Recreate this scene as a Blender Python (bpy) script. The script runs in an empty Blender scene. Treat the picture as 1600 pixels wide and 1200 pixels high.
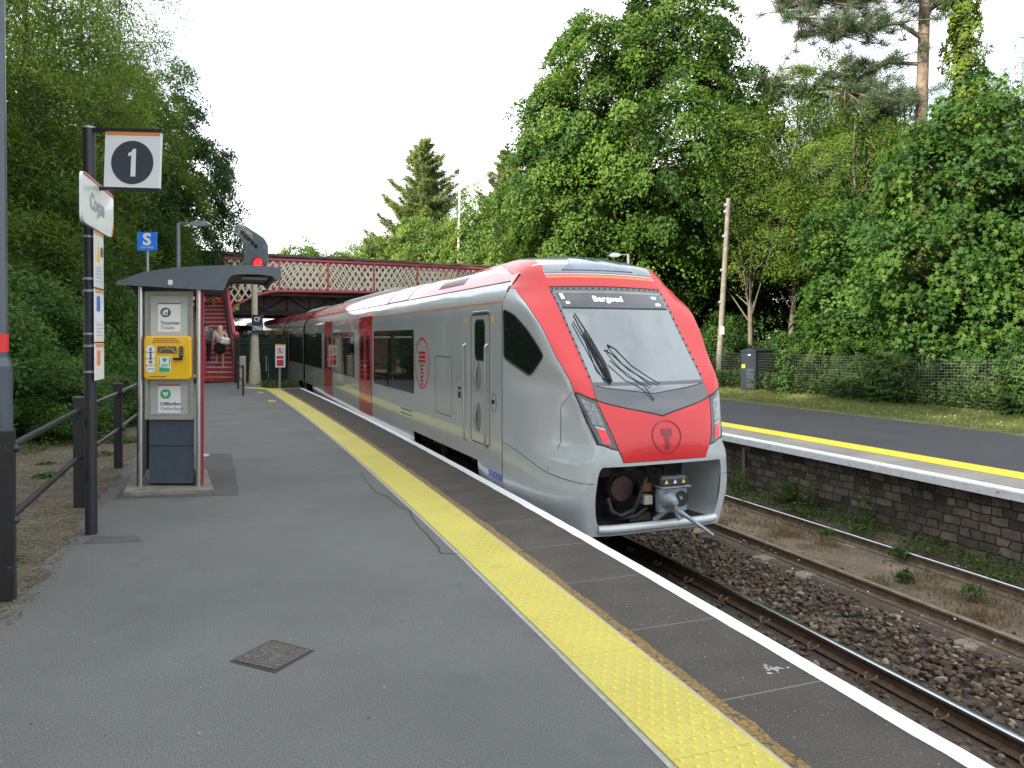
import bpy, bmesh, math, random
import numpy as np
from mathutils import Vector, Matrix
sc = bpy.context.scene
C = sc.collection
R = math.radians
# ------------------------------------------------------------------ camera, sky, sun, exposure
F, PITCH, CY, EYE, ZR = 1153.0, .0099, 539.3, 1.97, -.982
cam = bpy.data.cameras.new('camera'); cam.sensor_width = 36; cam.lens = F/1600*36
cam.shift_y = (CY-600)/1600; cam.clip_end = 3000; cam.clip_start = .05
camo = bpy.data.objects.new('camera', cam); C.objects.link(camo)
camo.location = (0, 0, EYE); camo.rotation_euler = (math.pi/2-PITCH, 0, 0)
sc.camera = camo
SUN_EL, SUN_AZ = R(24), R(232)          # azimuth measured clockwise from +Y; the sun is behind on the left
w = bpy.data.worlds.new('World'); sc.world = w; w.use_nodes = True
nt = w.node_tree; nt.nodes.clear()
def nd(t, **k):
    n = nt.nodes.new(t)
    for a, b in k.items(): setattr(n, a, b)
    return n
sky = nd('ShaderNodeTexSky', sky_type='NISHITA', sun_disc=False, sun_elevation=SUN_EL, sun_rotation=SUN_AZ, air_density=1.0, dust_density=1.5)
tc = nd('ShaderNodeTexCoord'); mp = nd('ShaderNodeMapping'); mp.inputs['Scale'].default_value = (1, 1, 2.6)
ns = nd('ShaderNodeTexNoise'); ns.inputs['Scale'].default_value = 2.2; ns.inputs['Detail'].default_value = 9; ns.inputs['Roughness'].default_value = .58
rp = nd('ShaderNodeValToRGB'); rp.color_ramp.elements[0].position = .20; rp.color_ramp.elements[1].position = .50
mx = nd('ShaderNodeMixRGB'); mx.inputs[2].default_value = (7.2, 7.55, 7.8, 1)
bg = nd('ShaderNodeBackground'); bg.inputs[1].default_value = .09
out = nd('ShaderNodeOutputWorld'); L = nt.links.new
L(tc.outputs['Generated'], mp.inputs[0]); L(mp.outputs[0], ns.inputs[0]); L(ns.outputs[0], rp.inputs[0])
L(rp.outputs[0], mx.inputs[0]); L(sky.outputs[0], mx.inputs[1]); L(mx.outputs[0], bg.inputs[0]); L(bg.outputs[0], out.inputs[0])
sl = bpy.data.lights.new('sun', 'SUN'); sl.energy = 5.0; sl.angle = R(.6); sl.color = (1, .9, .72)
so = bpy.data.objects.new('sun', sl); C.objects.link(so)
sd = Vector((math.sin(SUN_AZ)*math.cos(SUN_EL), math.cos(SUN_AZ)*math.cos(SUN_EL), math.sin(SUN_EL)))
so.rotation_euler = sd.to_track_quat('Z', 'Y').to_euler(); so.location = (0, 0, 40)
sc.view_settings.view_transform = 'Standard'; sc.view_settings.look = 'None'
sc.view_settings.exposure = 1.7; sc.view_settings.gamma = 1
rng = np.random.default_rng(7); random.seed(5)

# ------------------------------------------------------------------ materials
MATS = {}
def mat(name, col, rough=.6, metal=0, coat=0, var=0, vs=8, bump=0, bs=60, emit=0, var2=0, vs2=1, ior=1.5, spec=None, croug=.03):
    if name in MATS: return MATS[name]
    m = bpy.data.materials.new(name); m.use_nodes = True; t = m.node_tree; b = t.nodes['Principled BSDF']
    b.inputs['Base Color'].default_value = (*col, 1); b.inputs['Roughness'].default_value = rough; b.inputs['Metallic'].default_value = metal
    b.inputs['Coat Weight'].default_value = coat; b.inputs['Coat Roughness'].default_value = croug; b.inputs['IOR'].default_value = ior
    if spec is not None: b.inputs['Specular IOR Level'].default_value = spec
    if emit: b.inputs['Emission Color'].default_value = (*col, 1); b.inputs['Emission Strength'].default_value = emit
    if var or bump or var2:
        c = t.nodes.new('ShaderNodeTexCoord'); src = None
        for amt, s, dt in ((var, vs, 6), (var2, vs2, 4)):
            if not amt: continue
            n = t.nodes.new('ShaderNodeTexNoise'); n.inputs['Scale'].default_value = s; n.inputs['Detail'].default_value = dt
            t.links.new(c.outputs['Object'], n.inputs['Vector'])
            mr = t.nodes.new('ShaderNodeMapRange'); mr.inputs[1].default_value = .3; mr.inputs[2].default_value = .7
            mr.inputs[3].default_value = 1-amt; mr.inputs[4].default_value = 1+amt
            t.links.new(n.outputs[0], mr.inputs[0])
            v = t.nodes.new('ShaderNodeVectorMath'); v.operation = 'SCALE'
            if src: t.links.new(src, v.inputs[0])
            else: v.inputs[0].default_value = col
            t.links.new(mr.outputs[0], v.inputs['Scale']); src = v.outputs[0]
        if src: t.links.new(src, b.inputs['Base Color'])
        if bump:
            n = t.nodes.new('ShaderNodeTexNoise'); n.inputs['Scale'].default_value = bs; n.inputs['Detail'].default_value = 5
            t.links.new(c.outputs['Object'], n.inputs['Vector'])
            bp = t.nodes.new('ShaderNodeBump'); bp.inputs['Strength'].default_value = bump; bp.inputs['Distance'].default_value = .02
            t.links.new(n.outputs[0], bp.inputs['Height']); t.links.new(bp.outputs[0], b.inputs['Normal'])
    MATS[name] = m; return m
def ramp_mix(m, scale, thr0, thr1, col, detail=6, rough=None):
    """adds blotches of another colour through a thresholded noise"""
    t = m.node_tree; b = t.nodes['Principled BSDF']; c = t.nodes.new('ShaderNodeTexCoord')
    n = t.nodes.new('ShaderNodeTexNoise'); n.inputs['Scale'].default_value = scale; n.inputs['Detail'].default_value = detail
    t.links.new(c.outputs['Object'], n.inputs['Vector'])
    mr = t.nodes.new('ShaderNodeMapRange'); mr.inputs[1].default_value = thr0; mr.inputs[2].default_value = thr1
    t.links.new(n.outputs[0], mr.inputs[0])
    mxn = t.nodes.new('ShaderNodeMixRGB'); mxn.inputs[2].default_value = (*col, 1)
    s = b.inputs['Base Color']
    if s.is_linked: t.links.new(s.links[0].from_socket, mxn.inputs[1])
    else: mxn.inputs[1].default_value = s.default_value
    t.links.new(mr.outputs[0], mxn.inputs[0]); t.links.new(mxn.outputs[0], s)
    return m
def leaf_mat(name, c1, c2, trans=.35):
    m = bpy.data.materials.new(name); m.use_nodes = True; t = m.node_tree; t.nodes.clear(); N = t.nodes.new; K = t.links.new
    a = N('ShaderNodeAttribute'); a.attribute_name = 'rnd'
    mxn = N('ShaderNodeMixRGB'); mxn.inputs[1].default_value = (*c1, 1); mxn.inputs[2].default_value = (*c2, 1); K(a.outputs['Fac'], mxn.inputs[0])
    p = N('ShaderNodeBsdfPrincipled'); p.inputs['Roughness'].default_value = .6; p.inputs['Specular IOR Level'].default_value = .18; K(mxn.outputs[0], p.inputs['Base Color'])
    h = N('ShaderNodeHueSaturation'); h.inputs['Hue'].default_value = .485; h.inputs['Saturation'].default_value = 1.1; h.inputs['Value'].default_value = 1.5; K(mxn.outputs[0], h.inputs['Color'])
    tr = N('ShaderNodeBsdfTranslucent'); K(h.outputs[0], tr.inputs[0])
    mi = N('ShaderNodeMixShader'); mi.inputs[0].default_value = trans; K(p.outputs[0], mi.inputs[1]); K(tr.outputs[0], mi.inputs[2])
    o = N('ShaderNodeOutputMaterial'); K(mi.outputs[0], o.inputs[0]); return m

# ------------------------------------------------------------------ object helpers
def link(name, me, parent=None, kind=None):
    o = bpy.data.objects.new(name, me); C.objects.link(o)
    if parent: o.parent = parent
    if kind: o['kind'] = kind
    return o
def tag(o, label, cat, group=None):
    o['label'] = label; o['category'] = cat
    if group: o['group'] = group
    return o
def thing(name, label, cat, loc=(0, 0, 0), rz=0, group=None):
    o = bpy.data.objects.new(name, None); C.objects.link(o); o.empty_display_size = .2
    o.location = loc; o.rotation_euler = (0, 0, rz); return tag(o, label, cat, group)
def copy_thing(src, label, loc, rz=0, scale=(1, 1, 1), group=None):
    def cp(o, par):
        n = o.copy(); C.objects.link(n)
        if par: n.parent = par
        for ch in list(o.children): cp(ch, n)
        return n
    n = cp(src, None); n.location = loc; n.rotation_euler = (0, 0, rz); n.scale = scale
    n['label'] = label
    if group: n['group'] = group
    return n
class MB:
    def __init__(s): s.v = []; s.f = []; s.m = []; s.mats = []; s.sm = []
    def mi(s, m):
        if m not in s.mats: s.mats.append(m)
        return s.mats.index(m)
    def add(s, vs, fs, m, smooth=False):
        k = len(s.v); s.v += [tuple(v) for v in vs]; i = s.mi(m)
        for f in fs: s.f.append([k+j for j in f]); s.m.append(i); s.sm.append(smooth)
    def box(s, c, size, m, rot=None, bev=0):
        hx, hy, hz = [x/2 for x in size]
        if bev:
            b = min(bev, hx*.9, hy*.9, hz*.9); vs = []
            for sx in (-1, 1):
                for sy in (-1, 1):
                    for sz in (-1, 1):
                        vs += [(sx*hx, sy*(hy-b), sz*(hz-b)), (sx*(hx-b), sy*hy, sz*(hz-b)), (sx*(hx-b), sy*(hy-b), sz*hz)]
            bm = bmesh.new(); [bm.verts.new(v) for v in vs]; bmesh.ops.convex_hull(bm, input=bm.verts[:])
            bm.verts.ensure_lookup_table(); bm.verts.index_update(); vs = [v.co.copy() for v in bm.verts]; fs = [[v.index for v in f.verts] for f in bm.faces]; bm.free()
        else:
            vs = [(x, y, z) for x in (-hx, hx) for y in (-hy, hy) for z in (-hz, hz)]
            fs = [(0, 1, 3, 2), (4, 6, 7, 5), (0, 4, 5, 1), (2, 3, 7, 6), (0, 2, 6, 4), (1, 5, 7, 3)]
        M = rot if rot is not None else Matrix()
        s.add([M @ Vector(v) + Vector(c) for v in vs], fs, m)
    def tube(s, pts, r, m, n=8, cap=True, smooth=True):
        pts = [Vector(p) for p in pts]; rs = r if isinstance(r, (list, tuple, np.ndarray)) else [r]*len(pts)
        vs = []; fs = []; prev = None
        for i, p in enumerate(pts):
            d = (pts[min(i+1, len(pts)-1)]-pts[max(i-1, 0)]).normalized()
            if prev is None:
                a = d.orthogonal().normalized()
            else:
                a = (prev-d*prev.dot(d)); a = a.normalized() if a.length > 1e-6 else d.orthogonal().normalized()
            prev = a; b = d.cross(a)
            for k in range(n):
                t = 2*math.pi*(k+.5)/n; vs.append(p+(a*math.cos(t)+b*math.sin(t))*rs[i])
        for i in range(len(pts)-1):
            for k in range(n): fs.append((i*n+k, i*n+(k+1) % n, (i+1)*n+(k+1) % n, (i+1)*n+k))
        s.add(vs, fs, m, smooth)
        if cap:
            s.add(vs[:n], [list(range(n))[::-1]], m); s.add(vs[-n:], [list(range(n))], m)
    def cyl(s, p, r, h, m, n=16): s.tube([p, Vector(p)+Vector((0, 0, h))], r, m, n)
    def prism(s, poly, fn, depth, m):
        """poly: 2-D outline, fn(x, y, d) -> 3-D; front at d=0, back at d=depth"""
        n = len(poly); a = [fn(x, y, 0) for x, y in poly]; b = [fn(x, y, depth) for x, y in poly]
        s.add(a+b, [list(range(n)), list(range(2*n-1, n-1, -1))]+[(i, i+n, (i+1) % n+n, (i+1) % n) for i in range(n)], m)
    def ball(s, c, r, m, n=12, sq=1):
        vs = []; fs = []; k = n//2
        for i in range(k+1):
            ph = math.pi*i/k
            for j in range(n):
                th = 2*math.pi*j/n; vs.append((c[0]+r*math.sin(ph)*math.cos(th), c[1]+r*math.sin(ph)*math.sin(th), c[2]+r*sq*math.cos(ph)))
        for i in range(k):
            for j in range(n): fs.append((i*n+j, (i+1)*n+j, (i+1)*n+(j+1) % n, i*n+(j+1) % n))
        s.add(vs, fs, m, True)
    def build(s, name, parent=None, kind=None, fix=True):
        me = bpy.data.meshes.new(name); me.from_pydata(s.v, [], s.f)
        for m in s.mats: me.materials.append(m)
        me.polygons.foreach_set('material_index', s.m); me.polygons.foreach_set('use_smooth', s.sm)
        if fix:
            bm = bmesh.new(); bm.from_mesh(me); bmesh.ops.recalc_face_normals(bm, faces=bm.faces[:]); bm.to_mesh(me); bm.free()
        me.update(); return link(name, me, parent, kind)
def text(s, size, m, fn, name, parent=None, align='CENTER', ext=.002, bold=0, sx=1):
    """writing as real geometry: fn(x, y, d) maps the flat letters into place"""
    cu = bpy.data.curves.new('lettering', 'FONT'); cu.body = s; cu.size = size; cu.align_x = align; cu.align_y = 'CENTER'; cu.extrude = ext; cu.offset = bold; cu.resolution_u = 3
    o = bpy.data.objects.new('lettering', cu); me = bpy.data.meshes.new_from_object(o)
    bpy.data.objects.remove(o); bpy.data.curves.remove(cu)
    for v in me.vertices: v.co = Vector(fn(v.co.x*sx, v.co.y, v.co.z))
    me.name = name; me.materials.clear(); me.materials.append(m); return link(name, me, parent)
def rrect(x0, y0, x1, y1, r, n=5):
    p = []
    for cx, cy, a in ((x1-r, y1-r, 0), (x0+r, y1-r, 90), (x0+r, y0+r, 180), (x1-r, y0+r, 270)):
        for i in range(n+1): t = R(a+90*i/n); p.append((cx+r*math.cos(t), cy+r*math.sin(t)))
    return p
def ell(cx, cy, rx, ry, n=40): return [(cx+rx*math.cos(2*math.pi*i/n), cy+ry*math.sin(2*math.pi*i/n)) for i in range(n)]
def roundp(pts, r, n=4):
    o = []; N = len(pts)
    for i in range(N):
        p = Vector(pts[i]); a = Vector(pts[i-1]); b = Vector(pts[(i+1) % N]); da = (a-p); db = (b-p)
        q = min(r, da.length*.45, db.length*.45); s = p+da.normalized()*q; e = p+db.normalized()*q
        for k in range(n+1): t = k/n; v = s*(1-t)**2+p*2*t*(1-t)+e*t*t; o.append((v.x, v.y))
    return o
def patch(loops, fn, m, name, parent=None, du=None, dv=None, off=.005, thick=.012, mb=None, sign=1):
    """a panel of a curved body: flat outline(s) cut into a grid, mapped to the surface, lifted by off and given a rim"""
    bm = bmesh.new(); es = []
    for lp in loops:
        vs = [bm.verts.new((x, y, 0)) for x, y in lp]
        es += [bm.edges.new((vs[i], vs[(i+1) % len(vs)])) for i in range(len(vs))]
    bmesh.ops.triangle_fill(bm, edges=es, use_beauty=True, use_dissolve=False)
    xs = [x for x, y in loops[0]]; ys = [y for x, y in loops[0]]
    for ax_, d, a, b in ((0, du, min(xs), max(xs)), (1, dv, min(ys), max(ys))):
        if not d: continue
        k = math.floor(a/d)+1
        while k*d < b:
            co = [0, 0, 0]; no = [0, 0, 0]; co[ax_] = k*d; no[ax_] = 1
            bmesh.ops.bisect_plane(bm, geom=bm.verts[:]+bm.edges[:]+bm.faces[:], dist=1e-5, plane_co=co, plane_no=no); k += 1
    h = 1e-3
    def f2(x, y):
        p = Vector(fn(x, y)); n = (Vector(fn(x+h, y))-Vector(fn(x-h, y))).cross(Vector(fn(x, y+h))-Vector(fn(x, y-h)))
        return p, (n.normalized()*sign if n.length > 1e-12 else Vector((0, 0, 1)))
    for v in bm.verts:
        p, n = f2(v.co.x, v.co.y); v.co = p+n*off
        v.normal = n
    nm = {v: v.normal.copy() for v in bm.verts}
    for fc in bm.faces:
        fc.normal_update()
        if fc.normal.dot(nm[fc.verts[0]]) < 0: fc.normal_flip()
        fc.smooth = True
    be = [e for e in bm.edges if len(e.link_faces) == 1]; low = {}
    for e in be:
        for v in e.verts:
            if v not in low: low[v] = bm.verts.new(v.co-nm[v]*thick)
    for e in be:
        a, b = e.verts; up = bm.verts.new(a.co), bm.verts.new(b.co)
        f = bm.faces.new((up[0], up[1], low[b], low[a]))
    bm.verts.index_update()
    if mb is not None:
        mb.add([v.co.copy() for v in bm.verts], [[v.index for v in f.verts] for f in bm.faces], m, True); bm.free(); return None
    me = bpy.data.meshes.new(name); bm.to_mesh(me); bm.free(); me.materials.append(m); return link(name, me, parent)

# ------------------------------------------------------------------ place: photo pixel -> ground, and the curve of the line
def ray(px, py):
    u, v = (px-800)/F, (CY-py)/F
    return np.array([u, math.cos(PITCH)+v*math.sin(PITCH), v*math.cos(PITCH)-math.sin(PITCH)])
def gp(px, py, z=0):
    d = ray(px, py); t = (z-EYE)/d[2]; return Vector((d[0]*t, d[1]*t, z))
def at(px, py, Y):
    d = ray(px, py); t = Y/d[1]; return Vector((d[0]*t, Y, EYE+d[2]*t))
EA, EB, EC, EE = 3.38247, -.337561, -.0028787, .000024
def edge(Y):
    Yc = min(Y, 42.); return (EA+EB*Yc+EC*Yc*Yc+EE*Yc**3)+(Y-Yc)*(EB+2*EC*Yc+3*EE*Yc*Yc)
def eslope(Y): Yc = min(Y, 42.); return EB+2*EC*Yc+3*EE*Yc*Yc
def OP(Y, o, z=0):
    s = eslope(Y); n = math.sqrt(1+s*s); return Vector((edge(Y)+o/n, Y-o*s/n, z))
def odir(Y): s = eslope(Y); n = math.sqrt(1+s*s); return Vector((s/n, 1/n, 0))
oR = (.655, 2.16, 3.913, 5.41)
def ribbon(name, sect, m, y0, y1, step=.5, kind=None, parent=None, uv=True, mb=None, jit=None, smooth=False):
    """sect: list of (offset, z) across the line, swept along the curve"""
    ys = np.arange(y0, y1+step*.5, step); vs = []; fs = []; uvs = []; n = len(sect); s = 0; pv = None
    for i, Y in enumerate(ys):
        p0 = OP(Y, 0)
        if pv is not None: s += (p0-pv).length
        pv = p0
        for o, z in sect:
            j = jit(i, o) if jit else 0
            vs.append(OP(Y, o+j, z)); uvs.append((s+y0, o))
    for i in range(len(ys)-1):
        for k in range(n-1): fs.append((i*n+k, i*n+k+1, (i+1)*n+k+1, (i+1)*n+k))
    if mb is not None: mb.add(vs, fs, m, smooth); return
    me = bpy.data.meshes.new(name); me.from_pydata([tuple(v) for v in vs], [], fs); me.materials.append(m)
    ul = me.uv_layers.new(name='UVMap')
    for lp in me.loops: ul.data[lp.index].uv = uvs[lp.vertex_index]
    if smooth: me.polygons.foreach_set('use_smooth', [True]*len(fs))
    me.update(); o = link(name, me, parent, kind)
    return o

# ------------------------------------------------------------------ ground, platforms, track
def uvmat(m, build):
    """lets build(nodes, links, s_socket, o_socket, principled) use distance along and across the line"""
    t = m.node_tree; u = t.nodes.new('ShaderNodeUVMap'); x = t.nodes.new('ShaderNodeSeparateXYZ'); t.links.new(u.outputs[0], x.inputs[0])
    build(t, x.outputs[0], x.outputs[1], t.nodes['Principled BSDF']); return m
def mth(t, op, a, b=None):
    n = t.nodes.new('ShaderNodeMath'); n.operation = op
    for i, q in enumerate((a, b)):
        if q is None: continue
        if isinstance(q, (int, float)): n.inputs[i].default_value = q
        else: t.links.new(q, n.inputs[i])
    return n.outputs[0]
def mixin(t, b, fac, col):
    s = b.inputs['Base Color']; mxn = t.nodes.new('ShaderNodeMixRGB'); mxn.inputs[2].default_value = (*col, 1)
    if s.is_linked: t.links.new(s.links[0].from_socket, mxn.inputs[1])
    else: mxn.inputs[1].default_value = s.default_value
    t.links.new(fac, mxn.inputs[0]); t.links.new(mxn.outputs[0], s)
asph = mat('asphalt', (.130, .135, .132), .82, var=.75, vs=150, var2=.13, vs2=.8, bump=.8, bs=170)
ramp_mix(asph, 55, .70, .74, (.30, .30, .29), 2); ramp_mix(asph, 1.6, .60, .75, (.098, .103, .104), 6); ramp_mix(asph, .45, .50, .72, (.104, .110, .108), 8); ramp_mix(asph, 3.1, .66, .74, (.142, .148, .146), 7)
asph_dk = mat('asphalt_opposite', (.046, .047, .052), .85, var=.35, vs=120, var2=.12, vs2=.6, bump=.4, bs=150)
asph_patch = mat('asphalt_patch', (.066, .068, .070), .85, var=.4, vs=130, var2=.15, vs2=2, bump=.4, bs=150)
cop = mat('coping_stone', (.058, .050, .041), .85, var=.35, vs=70, var2=.22, vs2=2.2, bump=.4, bs=120)
ramp_mix(cop, 60, .70, .73, (.42, .42, .40), 2)
def joints(period, width, col, jag=.0):
    def f(t, s, o, b):
        fr = mth(t, 'FRACT', mth(t, 'DIVIDE', s, period)); mixin(t, b, mth(t, 'LESS_THAN', fr, width/period), col)
    return f
uvmat(cop, joints(1.02, .012, (.15, .14, .125)))
cop2 = mat('coping_opposite', (.25, .23, .205), .85, var=.2, vs=30, var2=.25, vs2=.9, bump=.25, bs=60)
uvmat(cop2, joints(1.5, .012, (.06, .055, .05)))
whitep = mat('white_edge_paint', (.80, .81, .82), .6, var=.05, vs=20, bump=.2, bs=60)
ramp_mix(whitep, 14, .70, .76, (.42, .41, .38), 6)
whitep2 = mat('white_edge_worn', (.66, .68, .70), .65, var=.1, vs=15, bump=.2, bs=60); ramp_mix(whitep2, 9, .66, .74, (.3, .29, .27), 6)
yel = mat('yellow_tactile', (.51, .44, .085), .6, var=.08, vs=30, var2=.1, vs2=1.2)
ramp_mix(yel, 1.3, .50, .75, (.50, .44, .10), 8); ramp_mix(yel, 5, .60, .80, (.40, .345, .085), 9); ramp_mix(yel, 90, .71, .75, (.20, .17, .07), 3)
def ribs(t, s, o, b):
    wv = mth(t, 'ABSOLUTE', mth(t, 'SINE', mth(t, 'MULTIPLY', s, 2*math.pi/.028)))
    bp = t.nodes.new('ShaderNodeBump'); bp.inputs['Strength'].default_value = .55; bp.inputs['Distance'].default_value = .008
    t.links.new(wv, bp.inputs['Height']); t.links.new(bp.outputs[0], b.inputs['Normal'])
    fr = mth(t, 'FRACT', mth(t, 'DIVIDE', s, 1.17)); mixin(t, b, mth(t, 'LESS_THAN', fr, .004), (.3, .26, .05))
uvmat(yel, ribs)
yelp = mat('yellow_line_paint', (.72, .60, .04), .6, var=.06, vs=12); ramp_mix(yelp, 8, .68, .74, (.25, .22, .07), 6)
gold = mat('worn_adhesive_edge', (.20, .125, .035), .8, var=.5, vs=40, bump=.5, bs=80); ramp_mix(gold, 26, .56, .62, (.06, .055, .05), 6)
greyln = mat('grey_seal_strip', (.30, .30, .29), .7, var=.2, vs=20)
dirt = mat('verge_dirt', (.088, .070, .050), .95, var=.5, vs=18, var2=.4, vs2=2.5, bump=1, bs=30); ramp_mix(dirt, 60, .66, .70, (.30, .28, .24), 2); ramp_mix(dirt, 2.6, .50, .74, (.060, .085, .028), 9)
grassm = mat('rough_grass_ground', (.105, .120, .040), .95, var=.45, vs=14, var2=.35, vs2=1.4, bump=1, bs=40); ramp_mix(grassm, 2.2, .5, .68, (.20, .165, .08), 6)
woodfl = mat('woodland_floor', (.026, .028, .014), .95, var=.5, vs=6, bump=1, bs=20)
ballm = mat('ballast_bed', (.060, .044, .034), .95, var=.5, vs=30, var2=.3, vs2=1.2, bump=1, bs=45)
siltm = mat('silted_track_bed', (.130, .097, .064), .95, var=.4, vs=22, var2=.35, vs2=1.3, bump=.9, bs=26); ramp_mix(siltm, 1.7, .54, .66, (.06, .045, .03), 7)
wallm = mat('platform_masonry', (.062, .052, .044), .9)
def masonry(t, s, o, b):
    tcn = t.nodes.new('ShaderNodeTexCoord'); nz = t.nodes.new('ShaderNodeTexNoise'); nz.inputs['Scale'].default_value = 4.5; nz.inputs['Detail'].default_value = 2
    t.links.new(tcn.outputs['Object'], nz.inputs[0])
    cmb = t.nodes.new('ShaderNodeCombineXYZ'); so_ = mth(t, 'ADD', s, mth(t, 'MULTIPLY', nz.outputs[0], .12)); zo = mth(t, 'ADD', o, mth(t, 'MULTIPLY', nz.outputs[0], .075))
    t.links.new(so_, cmb.inputs[0]); t.links.new(zo, cmb.inputs[1])
    br = t.nodes.new('ShaderNodeTexBrick'); br.inputs['Scale'].default_value = 1; br.inputs['Brick Width'].default_value = .28; br.inputs['Row Height'].default_value = .125
    br.inputs['Mortar Size'].default_value = .012; br.inputs['Mortar Smooth'].default_value = .3; br.squash = .62; br.squash_frequency = 3; br.offset_frequency = 2
    br.inputs['Color1'].default_value = (.026, .019, .014, 1); br.inputs['Color2'].default_value = (.135, .105, .078, 1); br.inputs['Mortar'].default_value = (.018, .016, .014, 1)
    t.links.new(cmb.outputs[0], br.inputs[0])
    n2 = t.nodes.new('ShaderNodeTexNoise'); n2.inputs['Scale'].default_value = 5; n2.inputs['Detail'].default_value = 8; t.links.new(tcn.outputs['Object'], n2.inputs[0])
    ov = t.nodes.new('ShaderNodeMixRGB'); ov.blend_type = 'OVERLAY'; ov.inputs[0].default_value = .95; t.links.new(br.outputs[0], ov.inputs[1]); t.links.new(n2.outputs[0], ov.inputs[2])
    t.links.new(ov.outputs[0], b.inputs['Base Color'])
    bp = t.nodes.new('ShaderNodeBump'); bp.inputs['Strength'].default_value = .9; bp.inputs['Distance'].default_value = .04
    hh = mth(t, 'ADD', mth(t, 'MULTIPLY', br.outputs[1], -.7), n2.outputs[0]); t.links.new(hh, bp.inputs['Height']); t.links.new(bp.outputs[0], b.inputs['Normal'])
uvmat(wallm, masonry)

YA, YB = -14, 28.9
# far ground
g = MB(); g.box((0, 300, -2.6), (1600, 1600, .4), woodfl); g.build('ground', kind='structure')
# track bed and silted second track
ribbon('track_bed', [(-.3, ZR-.36), (.1, ZR-.33), (.5, ZR-.20), (1.4, ZR-.17), (2.3, ZR-.17), (2.9, ZR-.20), (3.5, ZR-.19), (3.75, ZR-.15)], ballm, YA, 75, .5, 'structure')
ribbon('silted_bed', [(3.7, ZR-.155), (4.05, ZR-.15), (4.35, ZR-.115), (4.65, ZR-.10), (4.95, ZR-.125), (5.32, ZR-.155), (5.6, ZR-.12), (6.3, ZR-.02), (6.8, ZR+.06)], siltm, YA, 75, .5, 'structure', jit=None)
ribbon('platform', [(-5.2, -.004), (-4.6, 0), (-1.36, 0)], asph, YA, YB, .5, 'structure')
ribbon('platform_end', [(-5.6, -.004), (-1.40, 0)], asph, YB, 33.5, .5, 'structure')
nj = rng.normal(0, .0022, 400)
ribbon('coping', [(-.885, .000), (-.09, .000)], cop, YA, YB, .5, 'structure')
wl = MB()
ribbon('', [(-.13, .002), (-.13, .006), (-.012, .005), (.0, -.006), (.0, -.085), (-.03, -.09)], whitep, YA, YB, .17, mb=wl, jit=lambda i, o: nj[i % 400]*(1.4 if o < -.1 else .9))
wl.build('white_edge_line', kind='structure', fix=False)
wf = MB(); ribbon('', [(-.06, -.09), (-.06, ZR-.35)], wallm, YA, YB, .5, mb=wf); 
ribbon('platform_face', [(-.06, -.09), (-.06, ZR-.4)], wallm, YA, YB, .5, 'structure')
ribbon('adhesive_edge', [(-.885, .003), (-.80, .0035)], gold, YA, YB, .17, 'structure', jit=lambda i, o: nj[(i*7) % 400]*3.5 if o > -.85 else 0)
ribbon('seal_strip', [(-1.41, .002), (-1.37, .0035)], greyln, YA, YB, .34, 'structure', jit=lambda i, o: nj[(i*3) % 400]*.8)
ribbon('seal_strip', [(-.905, .0075), (-.888, .0075)], greyln, YA, YB, .34, 'structure')
# tactile strip with blister domes
tp = ribbon('tactile_strip', [(-1.378, .000), (-1.376, .012), (-.907, .012), (-.905, .000)], yel, YA, YB, .25, 'structure')
dm = MB(); domy = mat('yellow_dome', (.58, .50, .06), .55)
Y = -1.0; s = 0
while Y < 13.5:
    for k in range(6):
        o = -1.335+k*.078+(.039 if (s % 2) else 0)
        if o > -.93: continue
        c = OP(Y, o, .012); n = 8 if Y < 6 else 6; vs = []
        for r_, h_ in ((.0135, 0), (.011, .0045), (.006, .006)):
            for j in range(n): vs.append((c.x+r_*math.cos(j*2*math.pi/n), c.y+r_*math.sin(j*2*math.pi/n), c.z+h_))
        fs = [(i*n+j, i*n+(j+1) % n, (i+1)*n+(j+1) % n, (i+1)*n+j) for i in range(2) for j in range(n)]+[list(range(2*n, 3*n))]
        dm.add(vs, fs, domy, True)
    Y += .0675/math.sqrt(1+eslope(Y)**2); s += 1
dm.build('tactile_domes', kind='stuff', fix=False)
# yellow end line + letters on the platform
ye = MB(); a = gp(378, 606); b = OP(YB, -1.38)
d = (b-a).normalized(); q = Vector((-d.y, d.x, 0))
a2 = Vector((a.x, a.y, .004)); b2 = Vector((b.x, b.y, .004)); ye.add([a2, b2, b2+q*.32, a2+q*.32], [(0, 1, 2, 3)], yelp)
ye.build('platform_end_line', kind='structure', fix=False)
we = MB(); a = OP(YB, -.9, .005); b = OP(YB, 0, .005); q = odir(YB); we.add([a, b, b+q*.12, a+q*.12], [(0, 1, 2, 3)], whitep2); we.add([a+q*.12, b+q*.12, b+q*.12-Vector((0, 0, .3)), a+q*.12-Vector((0, 0, .3))], [(0, 1, 2, 3)], whitep2)
we.build('platform_end_edge', kind='structure', fix=False)
for Yt in (23.6, 27.2):
    c = OP(Yt, -1.72, .006); dv = odir(Yt); uv_ = Vector((-dv.y, dv.x, 0))*-1
    text('MIND', .34, yelp, lambda x, y, z, c=c, dv=dv, uv_=uv_: c+uv_*0+dv*(x*.9)*-1+Vector((dv.y, -dv.x, 0))*(y*.9)*-1+Vector((0, 0, z)), 'platform_lettering', ext=.001)['kind'] = 'structure'
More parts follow.
